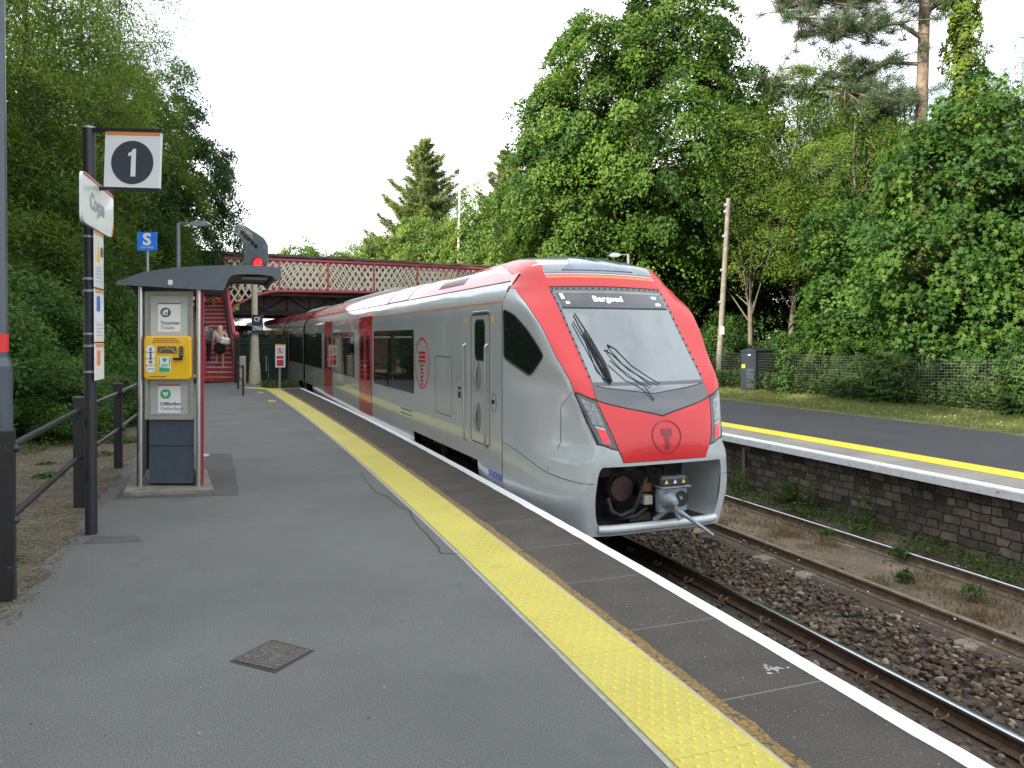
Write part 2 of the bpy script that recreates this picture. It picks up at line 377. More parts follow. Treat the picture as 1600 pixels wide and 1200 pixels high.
# asphalt repairs and cracks
def poly_sheet(name, pts, m, z):
    b = MB(); b.add([(p[0], p[1], z) for p in pts], [list(range(len(pts)))], m); return b.build(name, kind='structure', fix=False)
poly_sheet('asphalt_repair', [gp(*p) for p in ((176, 780), (374, 774), (362, 709), (250, 709))], asph_patch, .003)
poly_sheet('asphalt_repair', [gp(*p) for p in ((128, 850), (148, 838), (215, 838), (222, 846))], asph_patch, .003)
for pts in (((563, 741), (576, 757), (588, 770), (606, 776), (620, 790), (640, 800), (655, 822), (680, 850), (690, 865), (717, 866)), ((561, 741), (590, 739))):
    w_ = []; pp = [gp(*p) for p in pts]
    cr = MB(); P3 = []
    for i in range(len(pp)-1):
        for k in range(4): t = k/4; P3.append(pp[i].lerp(pp[i+1], t)+Vector((random.uniform(-.012, .012), random.uniform(-.012, .012), .003)))
    P3.append(pp[-1]+Vector((0, 0, .003)))
    for i in range(len(P3)-1):
        d = (P3[i+1]-P3[i]).normalized(); q = Vector((-d.y, d.x, 0))*.006; cr.add([P3[i]-q, P3[i+1]-q, P3[i+1]+q, P3[i]+q], [(0, 1, 2, 3)], mat('crack_tar', (.02, .02, .021), .8))
    cr.build('asphalt_crack', kind='structure', fix=False)
# white paint splash on the coping
sp = MB(); c0 = gp(1207, 1046, .0); wsp = mat('paint_splash', (.30, .30, .30), .7, var=.1, vs=30)
for k in range(26):
    a = random.gauss(0, .035), random.gauss(0, .022); r_ = random.uniform(.004, .017)
    sp.add([(c0.x+a[0]+r_*math.cos(t)*random.uniform(.6, 1.3), c0.y+a[1]+r_*math.sin(t)*random.uniform(.6, 1.3), .003+k*.0001) for t in np.linspace(0, 5.5, 8)], [list(range(8))], wsp)
sp.build('paint_splash', kind='stuff', fix=False)
# litter specks
ls = MB(); lm = mat('pale_grit', (.30, .30, .29), .8); bl = mat('gum_spot', (.03, .03, .03), .8)
for k in range(170):
    Yk = random.uniform(1.5, 14); o = random.uniform(-4.5, -1.45); c = OP(Yk, o, .0035); r_ = random.uniform(.003, .009)
    ls.add([(c.x+r_*math.cos(t)*random.uniform(.5, 1.4), c.y+r_*math.sin(t)*random.uniform(.5, 1.4), .0035) for t in np.linspace(0, 5.2, 6)], [list(range(6))], lm if k % 4 else bl)
ls.build('platform_grit', kind='stuff', fix=False)
# hatch cover in the platform
hx = [gp(*p) for p in ((358, 1034), (425, 1000), (492, 1017), (430, 1052))]
hp = thing('inspection_cover', 'square worn metal inspection cover set in the grey platform asphalt', 'cover', sum(hx, Vector())/4)
hc = hp.location; b = MB(); b.add([(p-hc)*1.0+Vector((0, 0, .003)) for p in hx], [(0, 1, 2, 3)], mat('cover_joint', (.03, .031, .033), .9, var=.3, vs=30)); b.build('frame', hp, fix=False)
b = MB(); b.prism([((p-hc).x*.9, (p-hc).y*.86) for p in hx], lambda x, y, d: (x, y, .008-d), .004, ramp_mix(mat('cover_infill', (.085, .075, .066), .9, var=.5, vs=60, bump=1, bs=60), 45, .64, .7, (.2, .19, .18), 3)); b.build('lid', hp)

# rails
railtop = mat('rail_polished', (.42, .46, .52), .22, 1, var=.08, vs=6); railrust = mat('rail_rust', (.075, .045, .024), .8, var=.35, vs=12, bump=.4, bs=40)
rail2 = mat('rail_dull_top', (.20, .16, .115), .5, .6, var=.2, vs=9)
railpale = mat('rail_side_pale', (.15, .115, .075), .85, var=.3, vs=9, bump=.3, bs=30)
def rail(o, top, side, y0=YA, y1=70):
    b = MB(); z = ZR
    prof = [(-.070, z-.150), (-.070, z-.140), (-.012, z-.120), (-.010, z-.048), (-.036, z-.034), (-.036, z-.009)]
    ribbon('', [(o+a, zz) for a, zz in prof], side, y0, y1, .5, mb=b); ribbon('', [(o-a, zz) for a, zz in prof[::-1]], side, y0, y1, .5, mb=b)
    ribbon('', [(o-.036, z-.009), (o-.030, z-.002), (o-.018, z), (o+.018, z), (o+.030, z-.002), (o+.036, z-.009)], top, y0, y1, .5, mb=b, smooth=True)
    return b.build('rail', kind='structure', fix=False)
rail(oR[0], railtop, railrust); rail(oR[1], railtop, railrust); rail(oR[2], rail2, railpale); rail(oR[3], railtop, railpale)
# rail clips
clp = mat('clip_rust', (.12, .075, .04), .8, var=.3, vs=40)
cl = MB()
for k in range(26):
    Yk = .6+k*.66
    for sgn in (-1, 1):
        c = OP(Yk, oR[1]+sgn*.075, ZR-.125); d = odir(Yk); n = Vector((d.y, -d.x, 0))*sgn
        cl.tube([c+d*(.055*math.cos(t))+n*(.045+.045*math.sin(t))+Vector((0, 0, .03-.02*math.sin(t)+.02*abs(math.cos(t)))) for t in np.linspace(-.5, 3.9, 9)], .0095, clp, 6)
cl.build('rail_clips', kind='stuff', fix=False)
# sleepers just showing in the silt of the far track
slm = mat('sleeper_concrete', (.20, .165, .125), .9, var=.3, vs=14, bump=.5, bs=30); b = MB()
for k in range(46):
    Yk = -1+k*.72; d = odir(Yk); n = Vector((d.y, -d.x, 0)); c = OP(Yk, 4.66, ZR-.225+random.uniform(-.02, .02))
    rot = Matrix((( n.x, d.x, 0), (n.y, d.y, 0), (0, 0, 1))).to_4x4(); b.box(c, (2.2, .24, .13), slm, rot, .02)
b.build('sleepers', kind='structure')
# ballast stones
def stones(name, n, samp, mats_, smin, smax, seed):
    r = np.random.default_rng(seed); b = MB()
    ico = bmesh.new(); bmesh.ops.create_icosphere(ico, subdivisions=1, radius=1); base = np.array([v.co[:] for v in ico.verts]); fc = np.array([[v.index for v in f.verts] for f in ico.faces]); ico.free()
    V = []; Fc = []; rn = []
    for i in range(n):
        p = samp(r); s = r.uniform(smin, smax)
        v = base*(1+r.normal(0, .22, (12, 1)))*np.array([s*r.uniform(.7, 1.3), s*r.uniform(.6, 1.1), s*r.uniform(.5, .85)])
        a = r.uniform(0, 6.28); t_ = r.uniform(-.6, .6); ca, sa = math.cos(a), math.sin(a); ct, st = math.cos(t_), math.sin(t_)
        v = v @ np.array([[1, 0, 0], [0, ct, -st], [0, st, ct]]) @ np.array([[ca, -sa, 0], [sa, ca, 0], [0, 0, 1]])
        V.append(v+np.array(p)); Fc.append(fc+12*i); rn.append(np.full(12, r.uniform()**1.5))
    me = bpy.data.meshes.new(name); me.from_pydata(np.concatenate(V).tolist(), [], np.concatenate(Fc).tolist()); me.materials.append(mats_)
    at_ = me.attributes.new('rnd', 'FLOAT', 'POINT'); at_.data.foreach_set('value', np.concatenate(rn).astype(np.float32)); return link(name, me, None, 'stuff')
stm = bpy.data.materials.new('ballast_stone'); stm.use_nodes = True; t = stm.node_tree; bq = t.nodes['Principled BSDF']; bq.inputs['Roughness'].default_value = .9
an = t.nodes.new('ShaderNodeAttribute'); an.attribute_name = 'rnd'; cr_ = t.nodes.new('ShaderNodeValToRGB'); cr_.color_ramp.elements[0].color = (.052, .033, .021, 1); cr_.color_ramp.elements[1].color = (.26, .215, .155, 1)
e = cr_.color_ramp.elements.new(.45); e.color = (.092, .062, .040, 1); e = cr_.color_ramp.elements.new(.8); e.color = (.135, .098, .066, 1)
t.links.new(an.outputs['Fac'], cr_.inputs[0]); nz = t.nodes.new('ShaderNodeTexNoise'); nz.inputs['Scale'].default_value = 60
ml = t.nodes.new('ShaderNodeMixRGB'); ml.blend_type = 'MULTIPLY'; ml.inputs[0].default_value = .7; mr_ = t.nodes.new('ShaderNodeMapRange'); mr_.inputs[3].default_value = .4; mr_.inputs[4].default_value = 1.4
tcx = t.nodes.new('ShaderNodeTexCoord'); t.links.new(tcx.outputs['Object'], nz.inputs[0]); t.links.new(nz.outputs[0], mr_.inputs[0]); t.links.new(cr_.outputs[0], ml.inputs[1]); t.links.new(mr_.outputs[0], ml.inputs[2]); t.links.new(ml.outputs[0], bq.inputs['Base Color'])
def smp(o0, o1, y0, y1, z):
    def f(r):
        Y = y0+(y1-y0)*r.uniform()**1.35; o = r.uniform(o0, o1); zz = z+.05*math.sin(o*2.2)*.3+r.uniform(-.02, .03); return OP(Y, o, zz)
    return f
stones('ballast_stones', 7000, smp(2.30, 3.55, -1.5, 15, ZR-.155), stm, .020, .046, 1)
stones('ballast_stones', 2400, smp(.72, 2.06, -1.5, 9, ZR-.165), stm, .020, .042, 2)
stones('ballast_stones', 700, smp(3.97, 5.3, -1, 14, ZR-.13), stm, .010, .028, 3)
stones('ballast_stones', 800, smp(5.5, 6.4, -1, 16, ZR-.03), stm, .012, .030, 4)

# opposite platform
oF = 6.06
ribbon('opposite_platform', [(6.75, .0), (11.5, .0), (11.9, -.02)], asph_dk, YA, 70, .5, 'structure')
ribbon('opposite_coping', [(oF+.14, .0), (6.95, .003)], cop2, YA, 70, .5, 'structure')
ribbon('opposite_yellow_line', [(6.94, .007), (7.46, .007)], yelp, YA, 70, .5, 'structure')
b = MB(); ribbon('', [(oF+.03, -.125), (oF, -.12), (oF, -.012), (oF+.01, .004), (oF+.19, .006)], whitep2, YA, 70, .37, mb=b, jit=lambda i, o: nj[(i*5) % 400]*.7); b.build('opposite_white_edge', kind='structure', fix=False)
def wallribbon():
    ys = np.arange(YA, 70, .25); vs = []; fs = []; uv = []; zs = [-.05, -.13, -.3, -.5, -.7, -.9, -1.1, -1.3]; n = len(zs); s = 0
    for i, Yv in enumerate(ys):
        s += .25*math.sqrt(1+eslope(Yv)**2)
        for k, z in enumerate(zs): vs.append(OP(Yv, oF+.16-.10*max(0, (-z-.5))/.8+random.uniform(-.018, .018), z)); uv.append((s, z))
    for i in range(len(ys)-1):
        for k in range(n-1): fs.append((i*n+k, i*n+k+1, (i+1)*n+k+1, (i+1)*n+k))
    me = bpy.data.meshes.new('opposite_platform_wall'); me.from_pydata([tuple(v) for v in vs], [], fs); me.materials.append(wallm); ul = me.uv_layers.new(name='UVMap')
    for lp in me.loops: ul.data[lp.index].uv = uv[lp.vertex_index]
    link('opposite_platform_wall', me, None, 'structure')
wallribbon()
for k, (px, py) in enumerate(((1306, 790), )):
    p = OP(12.3, oF+.12, ZR); tag_o = MB(); tag_o.box((p.x, p.y, ZR+.42), (.05, .05, .7), mat('stake_wood', (.16, .13, .1), .9, var=.3, vs=20), bev=.006); tag(tag_o.build('wooden_stake'), 'short weathered wooden stake against the opposite platform wall', 'stake')
ribbon('grass_verge', [(11.55, -.01), (12.4, .03), (14.3, .04), (15.5, .05)], grassm, YA, 70, .5, 'structure')
ribbon('woodland_ground', [(15.4, .04), (20, .1), (40, .6), (90, 2)], woodfl, YA, 60, 1.5, 'structure')
# left verge, path, bank
vj = rng.normal(0, .045, 900)
ribbon('verge', [(-14, .45), (-9.5, .12), (-8.2, .03), (-6.4, .014), (-4.95, .014), (-4.80, .003)], dirt, YA, 60, .12, 'structure', jit=lambda i, o: (vj[i]*.7+vj[i//3]*.6) if o > -5 else 0)
ribbon('footpath', [(-7.1, .004), (-5.95, .002)], asph_patch, 8, 40, .5, 'structure')
ribbon('bank', [(-60, 3), (-30, 1.6), (-13.9, .44)], woodfl, YA, 60, 1.5, 'structure')
ribbon('trackside_ground', [(-5.6, -.09), (-1.4, -.10), (-.3, -.18), (0.1, ZR-.1)], dirt, YB, 60, .5, 'structure')

# ------------------------------------------------------------------ the train
CEN = Vector((2.4519, 7.1797, ZR)); AX = Vector((-.3823, .9240, 0)); LAT = Vector((-.9240, -.3823, 0))
train = thing('passenger_train', 'silver and red passenger train with sloped windscreen standing at the platform edge', 'train', CEN, math.atan2(AX.y, AX.x))
silver = mat('silver_paint', (.49, .53, .548), .32, .12, 1, croug=.035, var=.03, vs=5, var2=.045, vs2=.7)
red = mat('red_paint', (.58, .010, .014), .34, 0, .32, croug=.03)
redroof = mat('red_roof_paint', (.52, .03, .04), .35, 0, 1, croug=.05)
darkred = mat('door_red', (.56, .014, .018), .28, 0, 1, croug=.03)
blackg = mat('black_gloss', (.012, .013, .015), .12, 0, 1, croug=.02)
glassd = mat('dark_glass', (.010, .014, .013), .03, 0, 0, ior=1.55)
screen = mat('windscreen_glass', (.040, .070, .090), .02, 0, 1, ior=2.3, croug=.0)
rubber = mat('rubber_black', (.014, .014, .015), .6)
under = mat('underframe_dark', (.028, .025, .022), .85, var=.4, vs=9)
orange = mat('orange_stripe', (.72, .20, .03), .35, 0, .6)
steel = mat('brushed_steel', (.50, .51, .51), .3, .9)
dgrey = mat('dark_grey_panel', (.075, .082, .092), .25, 0, .8)
roofgr = mat('grey_roof_panel', (.17, .195, .21), .28, .1, 1, croug=.05)
ledw = mat('led_white', (.85, .93, 1.0), .5, emit=.9)
ledr = mat('led_red', (1.0, .03, .05), .4, emit=.45)
yelst = mat('yellow_sticker', (.75, .55, .03), .5)
coupm = mat('coupler_grey', (.26, .30, .33), .5, .3, var=.25, vs=14, bump=.3, bs=30)
# --- cab skin: rows of five guide points (nose centre, glass edge, lamp edge, mid side, body joint)
ROW = [  # v, P0(u,z), P1(u,w,z), P2(u,w,z), P3(u,w,z), P4(u,w,z)
 (.50, (1.84, .50), (1.84, .52, .50), (1.88, .86, .50), (2.5, 1.12, .48), (3.46, 1.27, .45)),
 (.75, (1.77, .75), (1.775, .53, .75), (1.86, .95, .75), (2.5, 1.24, .75), (3.46, 1.335, .75)),
 (1.1, (1.70, 1.1), (1.71, .545, 1.1), (1.82, 1.01, 1.1), (2.5, 1.29, 1.1), (3.46, 1.357, 1.1)),
 (1.5, (1.65, 1.5), (1.66, .57, 1.5), (1.775, .965, 1.5), (2.5, 1.275, 1.5), (3.46, 1.36, 1.5)),
 (1.68, (1.655, 1.68), (1.675, .64, 1.68), (1.742, .872, 1.70), (2.5, 1.24, 1.69), (3.46, 1.36, 1.68)),
 (2.0, (1.73, 2.0), (1.79, .74, 2.0), (1.868, .955, 2.0), (2.55, 1.215, 2.0), (3.46, 1.36, 2.0)),
 (2.25, (1.88, 2.22), (1.91, .80, 2.23), (1.985, 1.02, 2.27), (2.62, 1.205, 2.25), (3.46, 1.36, 2.25)),
 (2.4, (1.975, 2.37), (2.0, .81, 2.38), (2.06, 1.045, 2.42), (2.68, 1.185, 2.4), (3.46, 1.36, 2.4)),
 (2.7, (2.235, 2.68), (2.26, .823, 2.69), (2.32, 1.105, 2.71), (2.82, 1.225, 2.7), (3.46, 1.36, 2.7)),
 (3.1, (2.585, 3.09), (2.61, .84, 3.09), (2.63, 1.175, 3.10), (2.98, 1.26, 3.1), (3.46, 1.36, 3.1)),
 (3.37, (2.825, 3.37), (2.85, .853, 3.37), (2.92, 1.225, 3.36), (3.15, 1.29, 3.37), (3.46, 1.352, 3.37)),
 (3.62, (3.06, 3.63), (3.09, .862, 3.61), (3.29, 1.235, 3.585), (3.38, 1.258, 3.59), (3.46, 1.275, 3.595)),
 (3.73, (3.16, 3.76), (3.19, .855, 3.735), (3.40, 1.16, 3.70), (3.48, 1.18, 3.70), (3.60, 1.195, 3.675)),
 (3.85, (3.34, 3.97), (3.38, .83, 3.945), (3.60, 1.08, 3.865), (3.76, 1.095, 3.845), (3.90, 1.095, 3.80)),
 (3.95, (4.20, 4.165), (4.25, .74, 4.10), (4.35, .93, 4.005), (4.45, .96, 3.965), (4.55, .985, 3.91)),
 (4.05, (5.60, 4.205), (5.60, .45, 4.165), (5.60, .66, 4.122), (5.60, .75, 4.085), (5.60, .85, 4.02)),
]
def herm(xs, ys, x):
    n = len(xs); i = int(np.clip(np.searchsorted(xs, x)-1, 0, n-2)); h = xs[i+1]-xs[i]; t = (x-xs[i])/h
    def tan(j):
        if j <= 0: return (ys[1]-ys[0])/(xs[1]-xs[0])
        if j >= n-1: return (ys[-1]-ys[-2])/(xs[-1]-xs[-2])
        d0 = (ys[j]-ys[j-1])/(xs[j]-xs[j-1]); d1 = (ys[j+1]-ys[j])/(xs[j+1]-xs[j]); p = d0*d1
        return np.where(p > 0, 2*p/np.where(np.abs(d0+d1) < 1e-9, 1e-9, d0+d1), 0.)
    m0, m1 = tan(i), tan(i+1)
    return (2*t**3-3*t*t+1)*ys[i]+(t**3-2*t*t+t)*h*m0+(-2*t**3+3*t*t)*ys[i+1]+(t**3-t*t)*h*m1
RV = np.array([r[0] for r in ROW])
RP = np.array([[(r[1][0], 0, r[1][1])]+[r[k] for k in (2, 3, 4, 5)] for r in ROW], float)   # rows, 5, 3
RA = np.array([-3, -2.5, -2, -1, 0, 1, 2, 2.5, 3.])
MIR = np.array([1, -1, 1.])
def cab(a, v):
    p = herm(RV, RP, min(max(v, .5), 4.05))
    full = np.concatenate([p[:0:-1]*MIR, p])
    return tuple(herm(RA, full, min(max(a, -3), 3)))
_cc = {}
def cabc(a, v):
    k = (round(a, 5), round(v, 5))
    if k not in _cc: _cc[k] = cab(a, v)
    return _cc[k]
def inva(u, v):
    lo, hi = 1.9, 3.0
    for _ in range(40):
        m = (lo+hi)/2
        if cab(m, v)[0] > u: hi = m
        else: lo = m
    return m
def cp(loops, m, name, off=.005, thick=.014, parent=train, du=.1, dv=.06): return patch(loops, cabc, m, name, parent, du, dv, off, thick, sign=-1)
openg = roundp([(-1.74, .74), (1.74, .74), (1.72, 1.465), (-1.72, 1.465)], .13, 5)
cabskin = cp([[(-3, .5), (-2.5, .56), (-2.05, .635), (2.05, .635), (2.5, .56), (3, .5), (3, 4.05), (-3, 4.05)], openg], silver, 'cab_shell', 0, .012, du=.125, dv=.05)
cp([[(-2.02, 1.70), (-1.03, 1.65), (-1.01, 1.505), (1.01, 1.505), (1.03, 1.65), (2.02, 1.70), (2.02, 2.29), (2.02, 3.66), (.99, 3.76), (-.99, 3.76), (-2.02, 3.66), (-2.02, 2.29)]], rubber, 'front_seal', .002, .004, parent=cabskin)
cp([[(-2.0, 2.295), (-2.0, 3.64), (-2.96, 3.65), (-2.99, 4.04), (-1, 4.04), (-1, 3.765), (1, 3.765), (1, 4.04), (2.99, 4.04), (2.96, 3.65), (2.0, 3.64), (2.0, 2.295), (1.0, 2.25), (.975, 2.40), (.985, 3.635), (-.985, 3.635), (-.975, 2.40), (-1.0, 2.25)], ], red, 'red_surround', .007, .012)
cp([[(-.985, 3.78), (.985, 3.78), (.985, 4.045), (-.985, 4.045)]], roofgr, 'cab_roof', .007, .012)
cp([[(-.985, 3.735), (.985, 3.735), (.985, 3.757), (-.985, 3.757)]], orange, 'orange_line', .009, .01)
cp([[(-.55, 3.80), (.62, 3.80), (.30, 3.90), (-.55, 3.92)]], mat('roof_window_glass', (.10, .16, .24), .05, 0, 1), 'roof_window', .012, .01)
wsn = cp([[(-.97, 2.415), (-.5, 2.36), (0, 2.31), (.5, 2.36), (.97, 2.415), (.975, 3.615), (-.975, 3.615)]], screen, 'windscreen', .008, .012)
cp([[(-.965, 2.405), (-.5, 2.35), (0, 2.30), (.5, 2.35), (.965, 2.405), (.985, 2.245), (0, 2.03), (-.985, 2.245)]], dgrey, 'windscreen_apron', .0085, .012)
# black frit band round the glass
fr = cp([rrect(-.975, 2.40, .975, 3.618, .02, 2), [(-.93, 2.44), (.93, 2.44), (.935, 3.57), (-.935, 3.57)]], mat('frit_grey', (.05, .055, .06), .25, 0, .8), 'glass_border', .0095, .004, parent=wsn)
clips = []
for sgn in (-1, 1):
    for k in range(13):
        p = Vector(cab(sgn*.965, 2.5+k*.088)); clips.append(MB()); clips[-1].box(p+Vector((-.012, 0, .012)), (.008, .016, .02), rubber)
for k in range(20):
    p = Vector(cab(-.92+k*.097, 3.60)); clips.append(MB()); clips[-1].box(p+Vector((-.012, 0, .012)), (.008, .018, .012), rubber)
for c_ in clips: c_.build('glazing_clip', wsn)
# destination display
dsp = cp([[(-.90, 3.345), (.90, 3.345), (.905, 3.545), (-.905, 3.545)]], mat('display_band', (.035, .042, .050), .12, 0, .8), 'destination_display', .010, .003)
cp([[(-.905, 3.325), (.905, 3.325), (.905, 3.342), (-.905, 3.342)]], rubber, 'frame', .011, .003, parent=dsp)
def onglass(a0, v0, sa, sv, off=.016):
    def f(x, y, d):
        a, v = a0-x*sa, v0+y*sv; p = Vector(cabc(a, v)); n = (Vector(cabc(a+.01, v))-Vector(cabc(a-.01, v))).cross(Vector(cabc(a, v+.01))-Vector(cabc(a, v-.01))).normalized(); return p-n*(off+d)
    return f
text('Bargoed', .095, ledw, onglass(.08, 3.455, 1.55, 1.05), 'display_lettering', dsp, ext=.001)
for a, v in ((.80, 3.51), (.80, 3.47), (.75, 3.40), (-.72, 3.49), (-.74, 3.39)):
    f = onglass(a, v, 1, 1); ww = .09 if a < 0 else .06
    sd_ = MB(); sd_.add([f(-ww/2, -.014, 0), f(ww/2, -.014, 0), f(ww/2, .014, 0), f(-ww/2, .014, 0)], [(0, 1, 2, 3)], ledw); sd_.build('led_block', dsp, fix=False)
# wipers
wp = MB()
def gpt(a, v, off=.03): return onglass(a, v, 1, 1, off)(0, 0, 0)
wp.tube([gpt(.73, 3.25), gpt(.66, 2.95, .05), gpt(.60, 2.62, .06), gpt(.62, 2.42, .03)], [.009, .012, .014, .010], rubber, 7)
wp.tube([gpt(.82, 3.15), gpt(.72, 2.7, .05), gpt(.66, 2.45, .04)], .007, rubber, 6)
wp.tube([gpt(.70, 3.02, .04), gpt(.70, 2.6, .07), gpt(.60, 2.43, .05)], .008, rubber, 6)
wp.tube([gpt(.70, 3.0, .035), gpt(.655, 2.78, .045), gpt(.61, 2.55, .05), gpt(.60, 2.43, .04)], [.010, .022, .026, .016], rubber, 7)
wp.build('wiper', wsn)
wp = MB()
wp.tube([gpt(.42, 2.82, .03), gpt(.45, 2.84, .06), gpt(.36, 2.79, .06), gpt(.22, 2.60, .05), gpt(.0, 2.46, .04), gpt(-.13, 2.40, .03)], [.013, .013, .009, .008, .007, .006], rubber, 7)
wp.tube([gpt(.44, 2.80, .05), gpt(.34, 2.62, .05), gpt(.18, 2.48, .05), gpt(.02, 2.38, .03)], .006, rubber, 6)
wp.tube([gpt(.50, 2.66, .05), gpt(.34, 2.48, .05), gpt(.14, 2.37, .04), gpt(.05, 2.22, .02)], .007, rubber, 6)
wp.build('wiper', wsn)
# red nose with round emblem
cp([[(-.99, 2.23), (0, 2.012), (.99, 2.23), (1.0, 1.74), (.995, 1.512), (-.995, 1.512), (-1.0, 1.74)]], red, 'nose_panel', .0075, .012)
emb = mat('emblem_maroon', (.20, .03, .05), .4)
ob = MB()
def noz(x, y, d): return onglass(-.02, 1.775, 1/.70, 1, .014)(x, y, d)
ri = [ell(0, 0, .19, .19, 48), ell(0, 0, .182, .182, 48)]
patch(ri, lambda x, y: noz(-x, y, 0), emb, 'emblem', None, None, None, 0, .002, mb=ob)
for k in range(3): patch([rrect(-.07, .075-.03*k, .07, .095-.03*k, .002, 1)], lambda x, y: noz(-x, y, 0), emb, 'e', None, None, None, 0, .002, mb=ob)
for k in range(6): patch([rrect(-.03, -.012-.026*k, .03, .003-.026*k, .002, 1)], lambda x, y: noz(-x, y, 0), emb, 'e', None, None, None, 0, .002, mb=ob)
ob.build('emblem', train)
# headlamps
lens = mat('headlamp_lens', (.15, .165, .175), .06, .0, 1, croug=.0, var=.6, vs=22)
for sg in (1, -1):
    q = lambda pts: [(sg*a, v) for a, v in pts]
    hl = cp([q([(1.02, 2.225), (1.97, 2.275), (1.95, 1.72), (1.04, 1.665)])], blackg, 'headlight', .008, .012, du=.2)
    cp([q([(1.14, 2.185), (1.85, 2.23), (1.80, 1.95), (1.19, 1.92)])], lens, 'lens', .012, .003, parent=hl, du=.2)
    cp([q([(1.22, 1.905), (1.76, 1.93), (1.74, 1.90), (1.22, 1.875)])], mat('lamp_bar', (.3, .31, .32), .2, .8), 'trim', .013, .003, parent=hl, du=.2)
    tb = MB()
    for i in range(9):
        for j in range(10):
            a = 1.28+.052*i; v = 1.725+.0165*j
            patch([q([(a, v), (a+.038, v), (a+.038, v+.0115), (a, v+.0115)])], cabc, ledr, 't', None, None, None, .014, .002, mb=tb, sign=-1)
    tb.build('tail_lamp', hl)
    ln = MB(); ln.tube([cab(sg*a, v) for a, v in ((2.06, 2.30), (2.10, 2.28), (2.28, 2.12), (2.30, 2.0), (2.33, 1.7), (2.38, 1.40), (2.40, 1.0))], .003, rubber, 5); ln.tube([cab(sg*a, v) for a, v in ((2.03, 2.28), (2.025, 1.75), (2.0, 1.70))], .006, rubber, 5)
    ln.build('panel_gap', cabskin)
    ln = MB(); ln.tube([Vector(cab(sg*2.99, v))+Vector((0, .004*sg, .006)) for v in np.linspace(3.58, 4.04, 14)], .010, rubber, 6); ln.build('panel_gap', cabskin)
    ln = MB(); ln.tube([cab(sg*a, v) for a, v in zip(np.linspace(3, 1.80, 14), (1.56, 1.54, 1.51, 1.48, 1.44, 1.40, 1.36, 1.33, 1.305, 1.29, 1.28, 1.275, 1.272, 1.27))], .0035, rubber, 5); ln.build('skirt_gap', cabskin)
    if sg == 1:
        pts = [(3.44, 3.34), (3.05, 3.20), (2.9, 3.07), (2.70, 2.90), (2.545, 2.73), (2.86, 2.48), (3.42, 2.69)]
    poly = [(sg*inva(u, z), z) for u, z in roundp([(3.425, 3.33), (3.16, 3.24), (2.90, 3.06), (2.70, 2.88), (2.555, 2.73), (2.86, 2.475), (3.41, 2.69)], .05, 3)]
    cw = cp([poly if sg == 1 else poly[::-1]], glassd, 'cab_window', .006, .012, du=.05)
    ring = MB(); ring.tube([Vector(cab(a, v))+Vector((0, .006*sg, 0)) for a, v in poly+poly[:1]], .012, rubber, 5); ring.build('frame', cw)
# coupler opening: recess, lip, coupler
rec = MB(); N_ = len(openg); fr_ = [Vector(cab(a, v))+Vector((.012, 0, 0)) for a, v in openg]; bk = [Vector((p.x+.62, p.y*.86, p.z)) for p in fr_]
for m_, tst in ((silver, lambda y: y < -.55), (under, lambda y: y >= -.55)): rec.add(fr_+bk, [(i, (i+1) % N_, N_+(i+1) % N_, N_+i) for i in range(N_) if tst((fr_[i].y+fr_[(i+1) % N_].y)/2)], m_, False)  # shade put into the recess colour: dark walls, only the right one silver
rec.add([Vector((p.x, p.y, p.z)) for p in bk], [list(range(N_))], under); rec.build('coupler_recess', train, fix=False)
lp_ = MB(); lp_.tube([Vector(cab(a, .72))+Vector((-.01, 0, 0)) for a in np.linspace(-1.72, 1.72, 15)], .052, steel if 0 else silver, 10)
lp_.build('front_lip', train)
cpl = thing_c = MB()
cx = -.12
b = MB(); b.box((1.72, cx, 1.02), (.10, .40, .30), coupm, None, .02)
b.tube([(1.68, cx+.085, 1.03), (1.60, cx+.085, 1.03), (1.50, cx+.085, 1.03)], [.115, .085, .035], coupm, 18)
b.tube([(1.678, cx-.105, 1.03), (1.66, cx-.105, 1.03)], [.105, .098], coupm, 20, cap=False); b.tube([(1.667, cx-.105, 1.03), (1.664, cx-.105, 1.03)], [.094, .094], rubber, 20)
b.tube([(1.66, cx-.075, 1.05), (1.62, cx-.075, 1.05)], .02, coupm, 8)
coupler = b.build('coupler', train)
b = MB(); b.box((1.72, cx, 1.245), (.16, .38, .13), mat('coupler_head', (.05, .055, .062), .35, .3), None, .03); b.box((1.70, cx, 1.185), (.18, .42, .012), coupm)
for y_, m_ in ((.12, yelst), (0, mat('white_mark', (.7, .7, .7), .5)), (-.12, yelst)): b.prism([(-.025, -.018), (.025, -.018), (0, .03)], lambda x, y, d, y_=y_: (1.638+d, cx+y_+x, 1.245+y), .004, m_)
b.build('electric_head', coupler)
b = MB(); b.tube([(1.78, cx+.2, .78), (1.62, cx+.06, .95), (1.50, cx+.0, .90), (1.36, cx-.08, .82), (1.18, cx-.20, .70)], [.03, .035, .03, .022, .02], coupm, 8); b.tube([(1.60, cx+.05, .96), (1.52, cx+.01, .82)], .03, coupm, 8); b.build('lever', coupler)
b = MB(); b.box((1.85, cx+.28, 1.02), (.16, .12, .11), mat('junction_box', (.33, .33, .28), .6), None, .01); b.box((1.9, cx+.25, 1.16), (.12, .12, .10), mat('rust_bracket', (.15, .06, .03), .8)); b.tube([(1.8, cx+.30, 1.28), (1.75, cx+.38, 1.18), (1.82, cx+.45, .95)], .02, rubber, 7)
b.build('bracket', coupler)
b = MB(); b.tube([(2.05, .40, 1.14), (1.98, .40, 1.14)], [.15, .15], mat('buffer_maroon', (.045, .018, .016), .6, var=.3, vs=14), 24); b.tube([(2.1, .42, 1.12), (2.05, .40, 1.14)], .17, under, 24)
